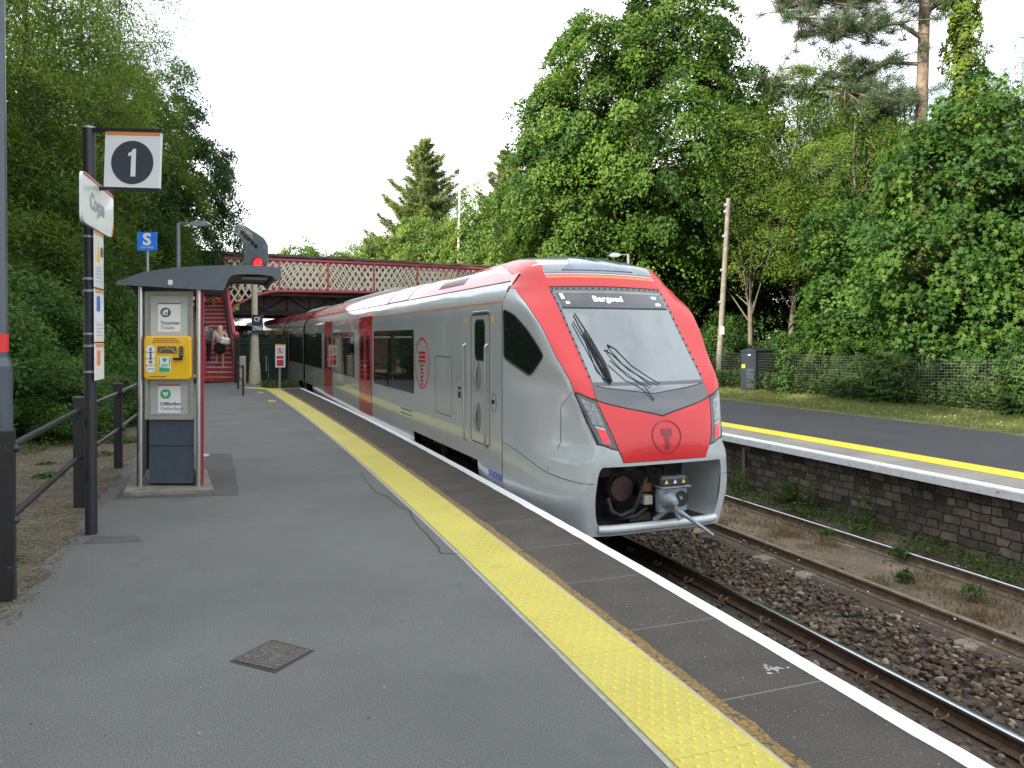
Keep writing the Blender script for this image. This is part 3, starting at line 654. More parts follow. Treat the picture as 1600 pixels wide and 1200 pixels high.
b.tube([(1.95, .62, 1.05), (1.90, .60, .90), (1.88, .48, .84), (1.86, .32, .90), (1.84, .24, 1.05), (1.86, .2, 1.2)], .032, rubber, 8); b.build('hose', coupler)
for k, (pts, rr_, m_) in enumerate((([(1.95, -.35, 1.30), (1.85, -.30, 1.15), (1.80, -.22, 1.20)], .018, rubber), ([(2.2, .1, 1.36), (1.9, .12, 1.36), (1.82, .10, 1.28)], .022, rubber), ([(2.2, -.1, 1.38), (1.86, -.1, 1.38), (1.80, -.08, 1.30)], .018, rubber), ([(2.2, .55, .86), (1.9, .5, .80), (1.85, .30, .82), (1.84, .15, .92)], .024, rubber), ([(2.25, 0, 1.05), (1.76, -.02, 1.04)], .10, mat('coupler_shank', (.05, .05, .052), .6, .3, var=.4, vs=12)))):
    b = MB(); b.tube(pts, rr_, m_, 8); b.build('hose' if k < 4 else 'shank', coupler)
for c_, s_ in (((2.15, .1, 1.38), (.2, .5, .10)), ((2.1, -.42, .95), (.2, .22, .3)), ((2.0, .22, .80), (.3, .3, .10)), ((2.2, .55, 1.33), (.2, .16, .14))):
    b = MB(); b.box(c_, s_, under, None, .02); b.build('bracket', coupler)
# --- body of the cars: one cross-section swept along a straight car
PROF = [(1.20, .40), (1.275, .55), (1.325, .75), (1.352, 1.0), (1.36, 1.25), (1.36, 3.28), (1.352, 3.40), (1.33, 3.48), (1.30, 3.545), (1.26, 3.62), (1.20, 3.705), (1.12, 3.82), (1.02, 3.93), (.88, 4.035), (.66, 4.12), (.38, 4.175), (0, 4.20)]
PZ = np.array([p[1] for p in PROF]); PW = np.array([p[0] for p in PROF])
def wof(z): return float(np.interp(z, PZ, PW))
class Car:
    def __init__(s, o, ang): s.o = Vector(o); s.ca, s.sa = math.cos(ang), math.sin(ang)
    def P(s, u, w_, z): return Vector((s.o.x+s.ca*u-s.sa*w_, s.o.y+s.sa*u+s.ca*w_, z))
    def side(s, sg): return lambda u, z: s.P(u, sg*wof(z), z)
    def roof(s, sg): return lambda u, w_: s.P(u, w_*sg, float(np.interp(-w_, -PW[::1], PZ)))
car1 = Car((0, 0, 0), 0)
def car_body(car, u0, u1, bog, nose=False):
    b = MB(); us = sorted(set([u0, u1]+[x for bb in bog for x in (bb[0], bb[0]+.18, bb[1]-.18, bb[1])]+list(np.arange(u0, u1, 1.0))+([3.6, 3.8, 4.05, 4.7, 5.1, 5.6] if nose else []))); 
    full = [(w_, z) for w_, z in PROF]; n = len(full)
    for sg in (1, -1):
        vs = []; fsS = []; fsR = []
        for u in us:
            for k, (w_, z) in enumerate(full):
                if k < 4:
                    lift = 0
                    for b0, b1 in bog:
                        if b0 < u < b1: lift = 1
                    if lift: z = 1.17+.004*k; w_ = 1.357
                if nose and u < 5.6: z = min(z, float(np.interp(u, (3.46, 3.6, 4.05, 4.7, 5.6), (3.82, 3.90, 4.01, 4.10, 4.17))))
                vs.append(car.P(u, sg*w_, z))
        for i in range(len(us)-1):
            for k in range(n-1): (fsR if k >= 10 else fsS).append((i*n+k, (i+1)*n+k, (i+1)*n+k+1, i*n+k+1))
        b.add(vs, fsS, silver, True); b.add(vs, fsR, redroof, True)
    ring = [car.P(u1, w_, z) for w_, z in full]+[car.P(u1, -w_, z) for w_, z in full[::-1]]; b.add(ring, [list(range(len(ring)))], rubber)
    me_o = b.build('car_body', train); return me_o
def undergear(car, u0, u1, bog):
    b = MB()
    a0, a1 = u0, u1
    for (x0, x1) in [(a0+.2, bog[0][0])]+[(bog[i][1], bog[i+1][0] if i+1 < len(bog) else a1-.3) for i in range(len(bog))]:
        if x1-x0 > .3: c = car.P((x0+x1)/2, 0, .72); b.box(c, (x1-x0, 2.3, .6), under, Matrix.Rotation(math.atan2(car.sa, car.ca), 4, 'Z'))
    b.build('underframe', train)
    for x0, x1 in bog:
        xc = (x0+x1)/2; g = MB(); rt = Matrix.Rotation(math.atan2(car.sa, car.ca), 4, 'Z')
        for sg in (1, -1):
            g.box(car.P(xc, sg*.98, .78), (x1-x0-.5, .14, .22), under, rt, .03)
            for ux in (xc-1.1, xc+1.1):
                g.tube([car.P(ux, sg*1.10, .48), car.P(ux, sg*1.0, .48)], .17, mat('axlebox', (.10, .07, .045), .7, var=.3, vs=12), 14)
                g.tube([car.P(ux+.28, sg*1.02, .98), car.P(ux+.1, sg*1.02, 1.05), car.P(ux-.2, sg*1.02, .98), car.P(ux-.35, sg*1.02, .8)], .05, mat('bogie_pipe', (.16, .12, .085), .7, var=.3, vs=12), 8)
        g.box(car.P(xc, 0, .74), (.34, 2.0, .2), under, rt, .03); bo = g.build('bogie', train)
        for ux in (xc-1.1, xc+1.1):
            for sg in (1, -1):
                wv = MB(); wv.tube([car.P(ux, sg*.82, .43), car.P(ux, sg*.68, .43)], .43, railrust, 24); wv.tube([car.P(ux, sg*.83, .43), car.P(ux, sg*.80, .43)], .2, under, 16); wv.build('wheel', bo)
def sp_(car, sg, loops, m, name, off=.004, thick=.01, parent=train, dv=None, fn=None): return patch(loops, fn or car.side(sg), m, name, parent, None, dv, off, thick, sign=-sg)
frame_m = mat('window_frame_black', (.010, .011, .012), .25, 0, .5)
trimm = mat('window_bar', (.45, .46, .46), .3, .5)
def window(car, sg, u0, u1, z0=1.885, z1=3.11, mull=None):
    wn = sp_(car, sg, [rrect(u0, z0, u1, z1, .05, 3)], frame_m, 'window', .004)
    for a, b_ in ([(u0, mull-.06), (mull+.06, u1)] if mull else [(u0, u1)]):
        sp_(car, sg, [rrect(a+.05, z0+.05, b_-.05, z1-.05, .05, 3)], glassd, 'pane', .0075, .005, parent=wn)
        if mull: sp_(car, sg, [[(a+.12, z1-.16), (b_-.12, z1-.16), (b_-.12, z1-.125), (a+.12, z1-.125)]], trimm, 'trim', .010, .004, parent=wn)
def door(car, sg, u0, u1):
    d = sp_(car, sg, [rrect(u0-.03, 1.06, u1+.03, 3.475, .06, 3)], rubber, 'passenger_door', .003, dv=.12)
    mid = (u0+u1)/2
    for a, b_ in ((u0, mid-.006), (mid+.006, u1)):
        lf = sp_(car, sg, [[(a, 1.06), (b_, 1.06), (b_, 3.46), (a, 3.46)]], darkred, 'door_leaf', .007, dv=.12, parent=d)
        sp_(car, sg, [rrect((a+b_)/2-.21, 1.92, (a+b_)/2+.21, 3.0, .12, 4)], glassd, 'door_window', .010, .005, parent=d)
    b = MB(); b.box(car.P(mid+.02, sg*1.372, 2.25), (.10, .01, .05), mat('door_button', (.7, .62, .1), .5)); b.build('button', d)
def orange_line(car, u0, u1, sg): sp_(car, sg, [[(u0, 3.428), (u1, 3.428), (u1, 3.446), (u0, 3.446)]], orange, 'orange_line', .003, .004)
BOG1 = [(4.42, 8.25)]
car_body(car1, 3.46, 24.95, BOG1+[(22.6, 24.94)], True); undergear(car1, 3.46, 24.95, BOG1+[(22.6, 24.9)])
for sg in (1, -1):
    orange_line(car1, 3.50, 24.9, sg)
    window(car1, sg, 8.02, 11.68, mull=9.75); door(car1, sg, 11.92, 13.46); window(car1, sg, 14.15, 17.70, mull=16.0); door(car1, sg, 17.95, 19.62); window(car1, sg, 20.2, 24.9)
    b = MB(); b.tube([car1.side(sg)(3.47, z) for z in np.arange(.5, 3.66, .15)], .006, rubber, 5); b.build('panel_gap', train)
    # driver's door
    dd = sp_(car1, sg, [rrect(3.93, 1.42, 4.73, 3.30, .08, 4), rrect(3.945, 1.435, 4.715, 3.285, .07, 4)], rubber, 'cab_door', .002, .004)
    sp_(car1, sg, [rrect(4.13, 2.62, 4.56, 3.22, .10, 5)], rubber, 'door_window', .003, .004, parent=dd); sp_(car1, sg, [rrect(4.16, 2.65, 4.53, 3.19, .09, 5)], glassd, 'pane', .006, .004, parent=dd)
    for zz in (2.40, 1.80):
        sp_(car1, sg, [ell(4.40, zz, .11, .22)], mat('handle_pocket', (.22, .23, .235), .5), 'handle_recess', .002, .004, parent=dd)
        b = MB(); b.tube([car1.P(4.47+.0*k, sg*(1.36+.03*math.sin(math.pi*k/6)), zz-.19+.38*k/6) for k in range(7)], .022, steel, 8); b.build('handle', dd)
    b = MB(); b.tube([car1.P(3.95, sg*1.375, 3.325), car1.P(4.6, sg*1.375, 3.325)], .014, steel, 6); b.build('rain_strip', dd)
    for ux, bend in ((4.02, -.0), (4.98, .0)):
        b = MB(); sh = .0 if ux < 4.5 else -.17
        b.tube([car1.P(ux, sg*1.362, 2.86), car1.P(ux, sg*1.40, 2.83)]+[car1.P(ux+sh*t*t*.4, sg*1.405, 2.83-1.40*t) for t in np.linspace(0, 1, 10)]+[car1.P(ux+sh*.4, sg*1.362, 1.40)], .015, steel, 7); b.build('handrail', train)
    for ux, ww in ((3.83, .09), (4.98, .08)): sp_(car1, sg, [[(ux-ww/2, 3.17), (ux+ww/2, 3.17), (ux+ww/2, 3.25), (ux-ww/2, 3.25)]], yelst, 'sticker', .003, .003)
    sp_(car1, sg, [rrect(5.66, 1.67, 6.60, 2.645, .08, 4), rrect(5.672, 1.682, 6.588, 2.633, .07, 4)], rubber, 'hatch_gap', .001, .002)
    sp_(car1, sg, [rrect(5.16, 1.93, 5.38, 2.36, .07, 4), rrect(5.168, 1.938, 5.372, 2.352, .065, 4)], mat('line_grey', (.2, .2, .2), .5), 'hatch_gap', .001, .002)
    for k, (uu, zz) in enumerate(((5.30, 2.17), (5.24, 2.17), (5.30, 2.09), (5.24, 2.09), (5.30, 2.04), (5.24, 2.04))): b = MB(); b.box(car1.P(uu, sg*1.363, zz), (.045, .006, .045), rubber); b.build('socket', train)
    sp_(car1, sg, [ell(3.78, 2.06, .10, .13), ell(3.78, 2.06, .092, .122)], rubber, 'cap_ring', .002, .003); b = MB(); b.box(car1.P(3.79, sg*1.365, 2.07), (.07, .02, .05), rubber); b.build('lock', train)
    # round red logo: ring, three wide bars, a stem of narrow ones
    lg = MB(); S = car1.side(sg)
    patch([ell(7.45, 2.49, .485, .475, 56), ell(7.45, 2.49, .452, .442, 56)], S, red, 'l', None, None, None, .003, .003, mb=lg, sign=-sg)
    for k in range(3): patch([[(7.22, 2.655-.075*k), (7.68, 2.655-.075*k), (7.68, 2.70-.075*k), (7.22, 2.70-.075*k)]], S, red, 'l', None, None, None, .003, .003, mb=lg, sign=-sg)
    for k in range(6): patch([[(7.36, 2.425-.068*k), (7.54, 2.425-.068*k), (7.54, 2.462-.068*k), (7.36, 2.462-.068*k)]], S, red, 'l', None, None, None, .003, .003, mb=lg, sign=-sg)
    lg.build('logo', train)
    # small print low on the side
    sgn = -1 if sg == 1 else 1
    for k, (uc, zc, tx_, sz) in enumerate(((8.55, 1.60, '231 001', .075), )):
        pass
    b = MB()
    for k in range(24):
        uu = 8.2+.075*(k % 12)+(.02 if k > 11 else 0); b.box(car1.P(uu, sg*1.3615, 1.53-.085*(k//12)), (.05, .003, .03), mat('small_print', (.16, .16, .16), .6))
    b.build('small_print', train)
text('STADLER', .125, mat('maker_blue', (.02, .10, .55), .5), lambda x, y, d: (3.74-x, wof(1.06+y)+.004+d, 1.06+y), 'maker_lettering', train, ext=.001, bold=.003)
b = MB(); b.box((4.25, 1.28, 1.06), (.30, .14, .18), under, None, .01); b.build('cab_step', train)
# roof details
for sg in (1, -1):
    vb = MB()
    rf = lambda u, w_, sg=sg: car1.P(u, sg*w_, float(np.interp(-w_, -PW[5:], PZ[5:])))
    for k in range(11): patch([[(5.8+.13*k, .62), (5.87+.13*k, .62), (5.87+.13*k, .92), (5.8+.13*k, .92)]], rf, rubber, 'v', None, None, .1, .004, .004, mb=vb, sign=sg)
    for k in range(11): patch([[(5.8+.13*k, 1.0), (5.87+.13*k, 1.0), (5.87+.13*k, 1.12), (5.8+.13*k, 1.12)]], rf, rubber, 'v', None, None, .1, .004, .004, mb=vb, sign=sg)
    vb.build('roof_vent', train)
    patch([[(10.9, .1), (11.05, .1), (11.05, 1.2), (10.9, 1.2)]], rf, red, 'roof_band', train, None, .1, .012, .012, sign=sg)
    patch([[(9.2, .1), (10.85, .1), (10.85, 1.18), (9.2, 1.18)]], rf, mat('pale_roof_panel', (.40, .42, .43), .3, .2, .8), 'roof_panel', train, None, .1, .010, .01, sign=sg)
    b = MB(); b.tube([rf(u, 1.19) + Vector((0, 0, .004)) for u in (3.6, 12, 24.9)], .006, rubber, 5); b.build('roof_gap', train)
b = MB(); rg = mat('roof_gear_grey', (.16, .165, .17), .6, var=.2, vs=5)
b.prism([(-.85, 3.9), (-.70, 4.17), (-.45, 4.26), (.45, 4.26), (.70, 4.17), (.85, 3.9)], lambda x, y, d: (13.0+d, x, y), 6.5, mat('roof_gear_pale', (.36, .38, .38), .5, .2)); b.build('roof_pod', train)
b = MB(); b.prism([(-.85, 3.9), (-.60, 4.17), (-.3, 4.24), (.3, 4.24), (.60, 4.17), (.85, 3.9)], lambda x, y, d: (20.5+d, x, y), 3.6, rg); b.build('roof_pod', train)
# gangway bellows and the next cars round the curve
def chord(u_start, length):
    # direction in train space that follows the curve
    a = Vector((CEN.x, CEN.y, 0)); st = car_end[-1]; W = lambda p: a+AX*p.x+LAT*p.y
    p0 = W(st); best = None
    for Y in np.arange(p0.y, p0.y+length, .05):
        q = OP(Y, 1.62); q.z = 0
        if (q-p0).length >= length: break
    d = (q-p0).normalized(); return math.atan2(d.dot(LAT), d.dot(AX))
car_end = [Vector((25.05, 0, 0))]
cars = []
for k, ln_ in enumerate((6.8, 15.5)):
    ang = chord(0, ln_+.6); c2 = Car(car_end[-1], ang); cars.append(c2)
    b = MB()
    ringp = [(w_*.93, z*.985+.01) for w_, z in PROF if z > .9]
    A_ = [c2.P(-.08, w_, z) for w_, z in ringp]+[c2.P(-.08, -w_, z) for w_, z in ringp[::-1]]; B_ = [c2.P(.35, w_, z) for w_, z in ringp]+[c2.P(.35, -w_, z) for w_, z in ringp[::-1]]
    n = len(A_); b.add(A_+B_, [(i, (i+1) % n, n+(i+1) % n, n+i) for i in range(n)], rubber); b.build('gangway_bellows', train)
    bg = [(.32, 2.4), (ln_-2.4, ln_-.02)] if k else [(.32, 2.0)]
    car_body(c2, .3, ln_, bg); undergear(c2, .3, ln_, bg if k else [(.4, 2.0)])
    for sg in (1, -1):
        orange_line(c2, .35, ln_-.05, sg)
        if k == 0: window(c2, sg, .45, 5.0); door(c2, sg, 5.25, 6.6)
        else:
            window(c2, sg, .6, 4.0); door(c2, sg, 4.3, 5.9); window(c2, sg, 6.3, 15.0)
    if k == 0:
        b = MB(); b.prism([(-.8, 3.9), (-.62, 4.15), (-.35, 4.28), (.35, 4.28), (.62, 4.15), (.8, 3.9)], lambda x, y, d: c2.P(.4+d, x, y), 4.2, rg); b.build('roof_pod', train)
    car_end.append(c2.P(ln_+.1, 0, 0))

# ------------------------------------------------------------------ things on the platforms
charcoal = mat('charcoal_paint', (.012, .014, .019), .45, 0, .08, var=.2, vs=20)
slate = mat('slate_grey_paint', (.125, .148, .170), .42, 0, .3, var=.08, vs=8)
signw = mat('sign_white', (.72, .74, .76), .35, 0, .5)
signd = mat('sign_slate', (.055, .063, .082), .3, 0, .6)
signor = mat('sign_orange', (.70, .25, .06), .4)
blackp = mat('black_paint_worn', (.008, .009, .010), .42, 0, .1, var=.3, vs=25); ramp_mix(blackp, 22, .68, .74, (.09, .095, .10), 6)
creamm = mat('aluminium_frame', (.42, .42, .37), .4, .5, var=.08, vs=8)
paper = mat('paper_white', (.74, .76, .77), .5)
inkg = mat('ink_grey', (.10, .10, .11), .6)
inkr = mat('ink_red', (.55, .04, .05), .5)
inkgr = mat('ink_green', (.03, .36, .16), .5)
galv = mat('galvanised', (.30, .33, .36), .45, .5, var=.12, vs=14)
def tf(o, ex, ez, n):
    """flat sign frame: local x right, y up, d out of the face"""
    o, ex, ez, n = Vector(o), Vector(ex), Vector(ez), Vector(n)
    return lambda x, y, d=0: o+ex*x+ez*y+n*d
def plate(b, f, poly, d0, d1, m): b.prism(poly, lambda x, y, d: f(x, y, d0+(d1-d0)*d), 1, m)
Z = Vector((0, 0, 1))
def local(root, p): return root.matrix_basis.inverted() @ Vector(p)

# --- tall platform sign post with number, station name and notices
r = thing('platform_sign_post', 'tall charcoal post carrying a platform number 1 panel and a station name board', 'sign post', (-4.23, 7.40, 0))
b = MB(); b.tube([(0, 0, -.1), (0, 0, 4.06)], .056, charcoal, 20); b.cyl((0, 0, 4.06), .06, .02, galv, 20); b.build('post', r)
f = tf((.16, -.01, 3.47), (math.cos(R(2)), -.05, -math.sin(R(2.2))), (math.sin(R(2.2)), 0, math.cos(R(2))), (0, -1, 0))
b = MB(); plate(b, f, [(0, 0), (.565, 0), (.565, .56), (0, .56)], -.02, .02, signw); nump = b.build('number_panel', r)
b = MB()
for y0 in (-.025, .56): plate(b, f, [(-.16, y0), (.575, y0), (.575, y0+.03), (-.16, y0+.03)], -.03, .03, charcoal)
b.build('frame', nump)
b = MB(); plate(b, f, [(.005, .525), (.56, .525), (.56, .556), (.005, .556)], .02, .024, signor); b.build('orange_band', nump)
b = MB(); plate(b, f, ell(.285, .255, .215, .215, 48), .02, .024, signd); b.build('disc', nump)
b = MB(); plate(b, f, [(.245, .345), (.245, .315), (.275, .325), (.275, .115), (.322, .115), (.322, .39), (.295, .39), (.275, .36)], .024, .028, signw); b.build('numeral', nump)
tdir = Vector((-.30, .954, 0)).normalized(); outn = Vector((tdir.y, -tdir.x, 0))
f = tf(Vector((.075, 0, 3.27))-tdir*.685, tdir, Z, outn)
b = MB(); pl = roundp([(0, -.235), (1.17, -.235), (1.30, -.10), (1.30, .235), (0, .235)], .08, 4); plate(b, f, pl, 0, .03, signw); namep = b.build('name_panel', r)
b = MB(); plate(b, f, [(.01, .205), (1.29, .205), (1.29, .228), (.01, .228)], .03, .033, mat('name_red', (.5, .05, .05), .5)); plate(b, f, [(1.16, -.225), (1.20, -.225), (1.29, -.12), (1.29, -.06)], .03, .033, signor); plate(b, f, [(1.24, -.19), (1.26, -.17), (1.296, -.02), (1.296, -.10)], .03, .033, mat('name_red', (.5, .05, .05), .5)); b.build('stripe', namep)
text('Cogan', .23, mat('name_grey', (.30, .31, .33), .5), lambda x, y, d, f=f: f(.56+x, y-.0, .032+d), 'station_lettering', namep, bold=.004)
f = tf(Vector((.075, 0, 0))-tdir*.15, tdir, Z, outn)
for z0, z1 in ((2.47, 3.03), (1.93, 2.455), (1.55, 1.915)):
    b = MB(); plate(b, f, [(0, z0), (.37, z0), (.37, z1), (0, z1)], 0, .012, signw); nb = b.build('notice_board', r)
    b = MB(); plate(b, f, [(.005, z1-.035), (.365, z1-.035), (.365, z1-.005), (.005, z1-.005)], .012, .015, signor); b.build('orange_band', nb)
    b = MB()
    if z0 > 2: plate(b, f, [(.06, z1-.30), (.20, z1-.30), (.13, z1-.10)], .012, .015, mat('warn_amber', (.75, .42, .03), .5)); plate(b, f, rrect(.23, z1-.24, .34, z1-.14, .03), .012, .015, inkg)
    else: plate(b, f, rrect(.06, z1-.22, .2, z1-.07, .02), .012, .015, mat('notice_blue', (.05, .13, .45), .5) if z0 > 1.7 else signor)
    for k in range(9):
        y0 = z1-.36-.035*k
        if y0 > z0+.03: plate(b, f, [(.05, y0), (.05+random.uniform(.2, .29), y0), (.05+.22, y0+.012), (.05, y0+.012)], .012, .014, mat('ink_pale', (.38, .39, .41), .6))
    b.build('notice_print', nb)
for z_ in (2.97, 2.55, 2.43, 2.0, 1.88, 1.62):
    b = MB(); b.tube([(0, 0, z_), (0, 0, z_+.022)], .062, galv, 18); b.build('clamp', r)

# --- lamp column at the left edge of the picture
colm = mat('column_blue_grey', (.055, .068, .09), .4, 0, .3, var=.1, vs=8)
r = thing('lamp_column', 'tall slate blue lamp column with a red band cut off by the left picture edge', 'lamp post', (-3.99, 5.75, 0))
b = MB(); b.tube([(0, 0, -.1), (0, 0, 1.75)], .082, colm, 20); b.tube([(0, 0, 1.75), (0, 0, 1.82)], [.082, .056], colm, 20, cap=False); b.tube([(0, 0, 1.82), (0, 0, 5.2)], [.056, .046], colm, 20); b.build('post', r)
b = MB(); b.tube([(0, 0, 1.86), (0, 0, 2.0)], .058, mat('band_red', (.62, .02, .02), .45), 20); b.build('red_band', r)
b = MB(); b.tube([(0, 0, 5.2), (0, 0, 5.35), (.5, 0, 5.5), (.8, 0, 5.5)], .03, colm, 8); b.box((1.0, 0, 5.5), (.5, .16, .09), colm, None, .02); b.build('lantern', r)

# --- black rail fence along the verge: every post a part, two rails
def fence(name, label, posts, h, rails, rr, pw, red_=False):
    r = thing(name, label, 'fence', posts[0]); o = Vector(posts[0])
    for k, p in enumerate(posts):
        q = Vector(p)-o; nx = Vector(posts[min(k+1, len(posts)-1)])-Vector(posts[max(k-1, 0)]); a = math.atan2(nx.y, nx.x)
        b = MB(); rt = Matrix.Rotation(a, 4, 'Z')
        b.prism(roundp([(-pw*.36, -.2), (pw*.36, -.2), (pw*.36, h), (-pw*.36, h)], .03), lambda x, y, d: rt @ Vector((x, -pw*.55+d*pw*1.1, y))+q, 1, blackp)
        pt = b.build('fence_post', r)
        for z in rails:
            b = MB(); b.ball(rt @ Vector((0, -pw*.56, z))+q, .03, blackp, 10); b.build('bolt', pt)
    for z in rails:
        for k in range(len(posts)-1):
            b = MB(); b.tube([Vector(posts[k])-o+Z*z, Vector(posts[k+1])-o+Z*z], rr, blackp, 12); b.build('fence_rail', r)
    return r
fence('verge_fence', 'black post and two rail fence between platform asphalt and overgrown verge', [(-3.78, 5.50, 0), (-4.99, 8.50, 0), (-5.93, 11.10, 0), (-7.02, 14.0, 0), (-8.1, 16.8, 0), (-9.2, 19.5, 0)], 1.30, (1.14, .60), .030, .105)
fence('stair_fence', 'short black railing beside the red stair newel at platform end', [tuple(gp(372, 608)), tuple(gp(380, 618)+Vector((0, 0, 0)))], 1.05, (.95, .5), .025, .06)

# --- ticket and defibrillator kiosk with grey canopy
KY = 9.50
r = thing('information_kiosk', 'narrow poster kiosk with slate grey canopy and blue grey base on the platform', 'kiosk', (at(265, 770, KY).x, KY, 0)); KO = Vector(r.location)
def K(px, py, dy=0): return at(px, py, KY)+Vector((-.408*dy, dy, 0))-KO
def kpoly(b, pts, y0, y1, m): b.prism(pts, lambda x, y, d: K(x, y, y0+(y1-y0)*d), 1, m)
concr = mat('kiosk_plinth', (.20, .18, .15), .9, var=.3, vs=10, bump=.4, bs=40)
b = MB(); bp_ = [gp(*p)-KO for p in ((192, 776), (334, 770), (323, 738), (212, 736))]; b.prism([(p.x, p.y) for p in bp_], lambda x, y, d: Vector((x, y, .045-d)), .045, concr); b.build('plinth', r)
for a in (219.5, 310.5):
    b = MB(); b.tube([K(a, 767, .02), K(a, 448, .02)], .030, steel, 14); b.build('post', r)
    b = MB(); b.tube([K(a, 767, 1.35), K(a, 448, 1.35)], .030, steel, 14); b.build('post', r)
b = MB(); kpoly(b, [(213, 766), (216.5, 766), (216.5, 450), (213, 450)], .06, 1.35, charcoal); b.build('side_panel', r)
b = MB(); kpoly(b, [(314.5, 758), (317.5, 758), (317.5, 450), (314.5, 450)], .05, 1.35, mat('kiosk_red', (.42, .02, .035), .4)); b.build('side_panel', r)
b = MB(); kpoly(b, [(226, 655), (300.5, 655), (300.5, 455), (226, 455)], .05, .10, creamm); fr0 = b.build('poster_frame', r)
b = MB(); kpoly(b, [(235, 648), (293, 648), (293, 462), (235, 462)], .04, .052, mat('poster_backing', (.40, .43, .42), .35, 0, .6)); b.build('backing', fr0)
b = MB()
for px_ in (226, 297): kpoly(b, [(px_, 655), (px_+5, 655), (px_+5, 455), (px_, 455)], .03, .05, creamm)
for py_ in (455, 650): kpoly(b, [(226, py_+6), (301, py_+6), (301, py_), (226, py_)], .034, .05, creamm)
b.build('frame', fr0)
def poster(x0, y0, x1, y1, t1, t2, icon, green):
    b = MB(); kpoly(b, [(x0, y1), (x1, y1), (x1, y0), (x0, y0)], .034, .04, paper); p = b.build('poster', fr0)
    b = MB(); kpoly(b, [(x0, y0+2.2), (x1, y0+2.2), (x1, y0), (x0, y0)], .032, .034, inkr); e = MB(); cxp, cyp = x0+12, y0+15
    kpoly(b, ell(cxp, cyp, 8.3, 7.6, 28), .0315, .034, inkgr if green else inkg)
    if green: kpoly(b, [(cxp-4.5, cyp-1), (cxp-2.5, cyp-4), (cxp, cyp-2), (cxp+2.5, cyp-4), (cxp+4.5, cyp-1), (cxp, cyp+5)], .029, .0315, paper); kpoly(b, [(cxp+.6, cyp-2), (cxp-1.2, cyp+1), (cxp+.2, cyp+1), (cxp-.4, cyp+3.4), (cxp+1.6, cyp+.2), (cxp+.2, cyp+.2)], .028, .029, inkgr)
    else: kpoly(b, [(cxp-2, cyp+4.5), (cxp+3, cyp+4.5), (cxp+4, cyp-4.5), (cxp-1, cyp-4.5)], .029, .0315, paper); kpoly(b, [(cxp-5, cyp+3.5), (cxp-2.6, cyp+3.5), (cxp-1.6, cyp-3.0), (cxp-4, cyp-3.0)], .029, .0315, paper); kpoly(b, [(cxp-.6, cyp+3.2), (cxp+1.8, cyp+3.2), (cxp+2.4, cyp-.5), (cxp+0, cyp-.5)], .028, .029, inkg)
    o = K(x0+4, y1-14, .031); o2 = K(x0+4, y1-6.5, .031)
    text(t1, .062, inkg, lambda x, y, d: o+Vector((x, -d, y)), 'poster_lettering', p, 'LEFT', .0008, .001); text(t2, .062, mat('ink_mid', (.25, .25, .26), .6), lambda x, y, d: o2+Vector((x, -d, y)), 'poster_lettering', p, 'LEFT', .0008)
    b.build('poster_print', p)
poster(246.5, 473, 282, 518.5, 'Tocynnau', 'Tickets', 0, 0); poster(246.5, 601, 282, 645.5, 'Diffibriliwr', 'Defibrillator', 0, 1)
b = MB(); c0 = (K(232, 657)+K(302, 757))/2; kpoly(b, [(232, 757), (302, 757), (302, 656), (232, 656)], .08, .45, mat('cabinet_blue_grey', (.052, .068, .095), .45, 0, .2, var=.15, vs=6)); b.build('base_cabinet', r)
b = MB(); kpoly(b, [(231.5, 698.6), (302.5, 698.6), (302.5, 697.4), (231.5, 697.4)], .076, .08, rubber); b.build('door_gap', r)
can = [(183, 442), (187, 439.5), (205, 433), (222, 427), (245, 423), (270, 420), (300, 417.8), (340, 416), (395, 415.5), (425, 418.5), (437, 421), (438, 432), (434, 440), (428, 437), (424, 432.5), (405, 430), (372, 429.5), (363, 431), (357, 436), (349.5, 454.5), (300, 452.5), (240, 449), (200, 446.5), (184, 446.5)]
b = MB(); kpoly(b, can, -.12, -.09, slate)
und = mat('canopy_underside', (.03, .032, .034), .6, var=.2, vs=6)
top_ = can[:12]; bot_ = can[11:]
kpoly(b, can[1:12]+[(p[0], p[1]-2.2) for p in (can[13], can[14], can[15], can[16], can[17], can[18])]+[(349, 451), (200, 444)], -.09, 1.55, und); kpoly(b, can, 1.55, 1.58, slate); canopy = b.build('canopy', r)
b = MB(); kpoly(b, [(263.5, 446), (270.5, 446), (270.5, 438.5), (263.5, 438.5)], -.124, -.12, paper); b.build('sticker', canopy)
b = MB(); kpoly(b, [(380, 431.5), (420, 433), (418, 430.5), (382, 430)], .2, .5, mat('canopy_lamp', (.38, .37, .3), .4)); b.build('canopy_lamp', canopy)
for px_, py_ in ((196, 440), (217.5, 441.5)):
    b = MB(); kpoly(b, ell(px_, py_, 1.6, 1.6, 10), -.126, -.12, steel); b.build('bolt', canopy)
b = MB(); b.tube([K(319, 716, .3), K(319, 718, .3)], .06, mat('cream_cap', (.6, .55, .4), .5), 14); b.build('cap', r)
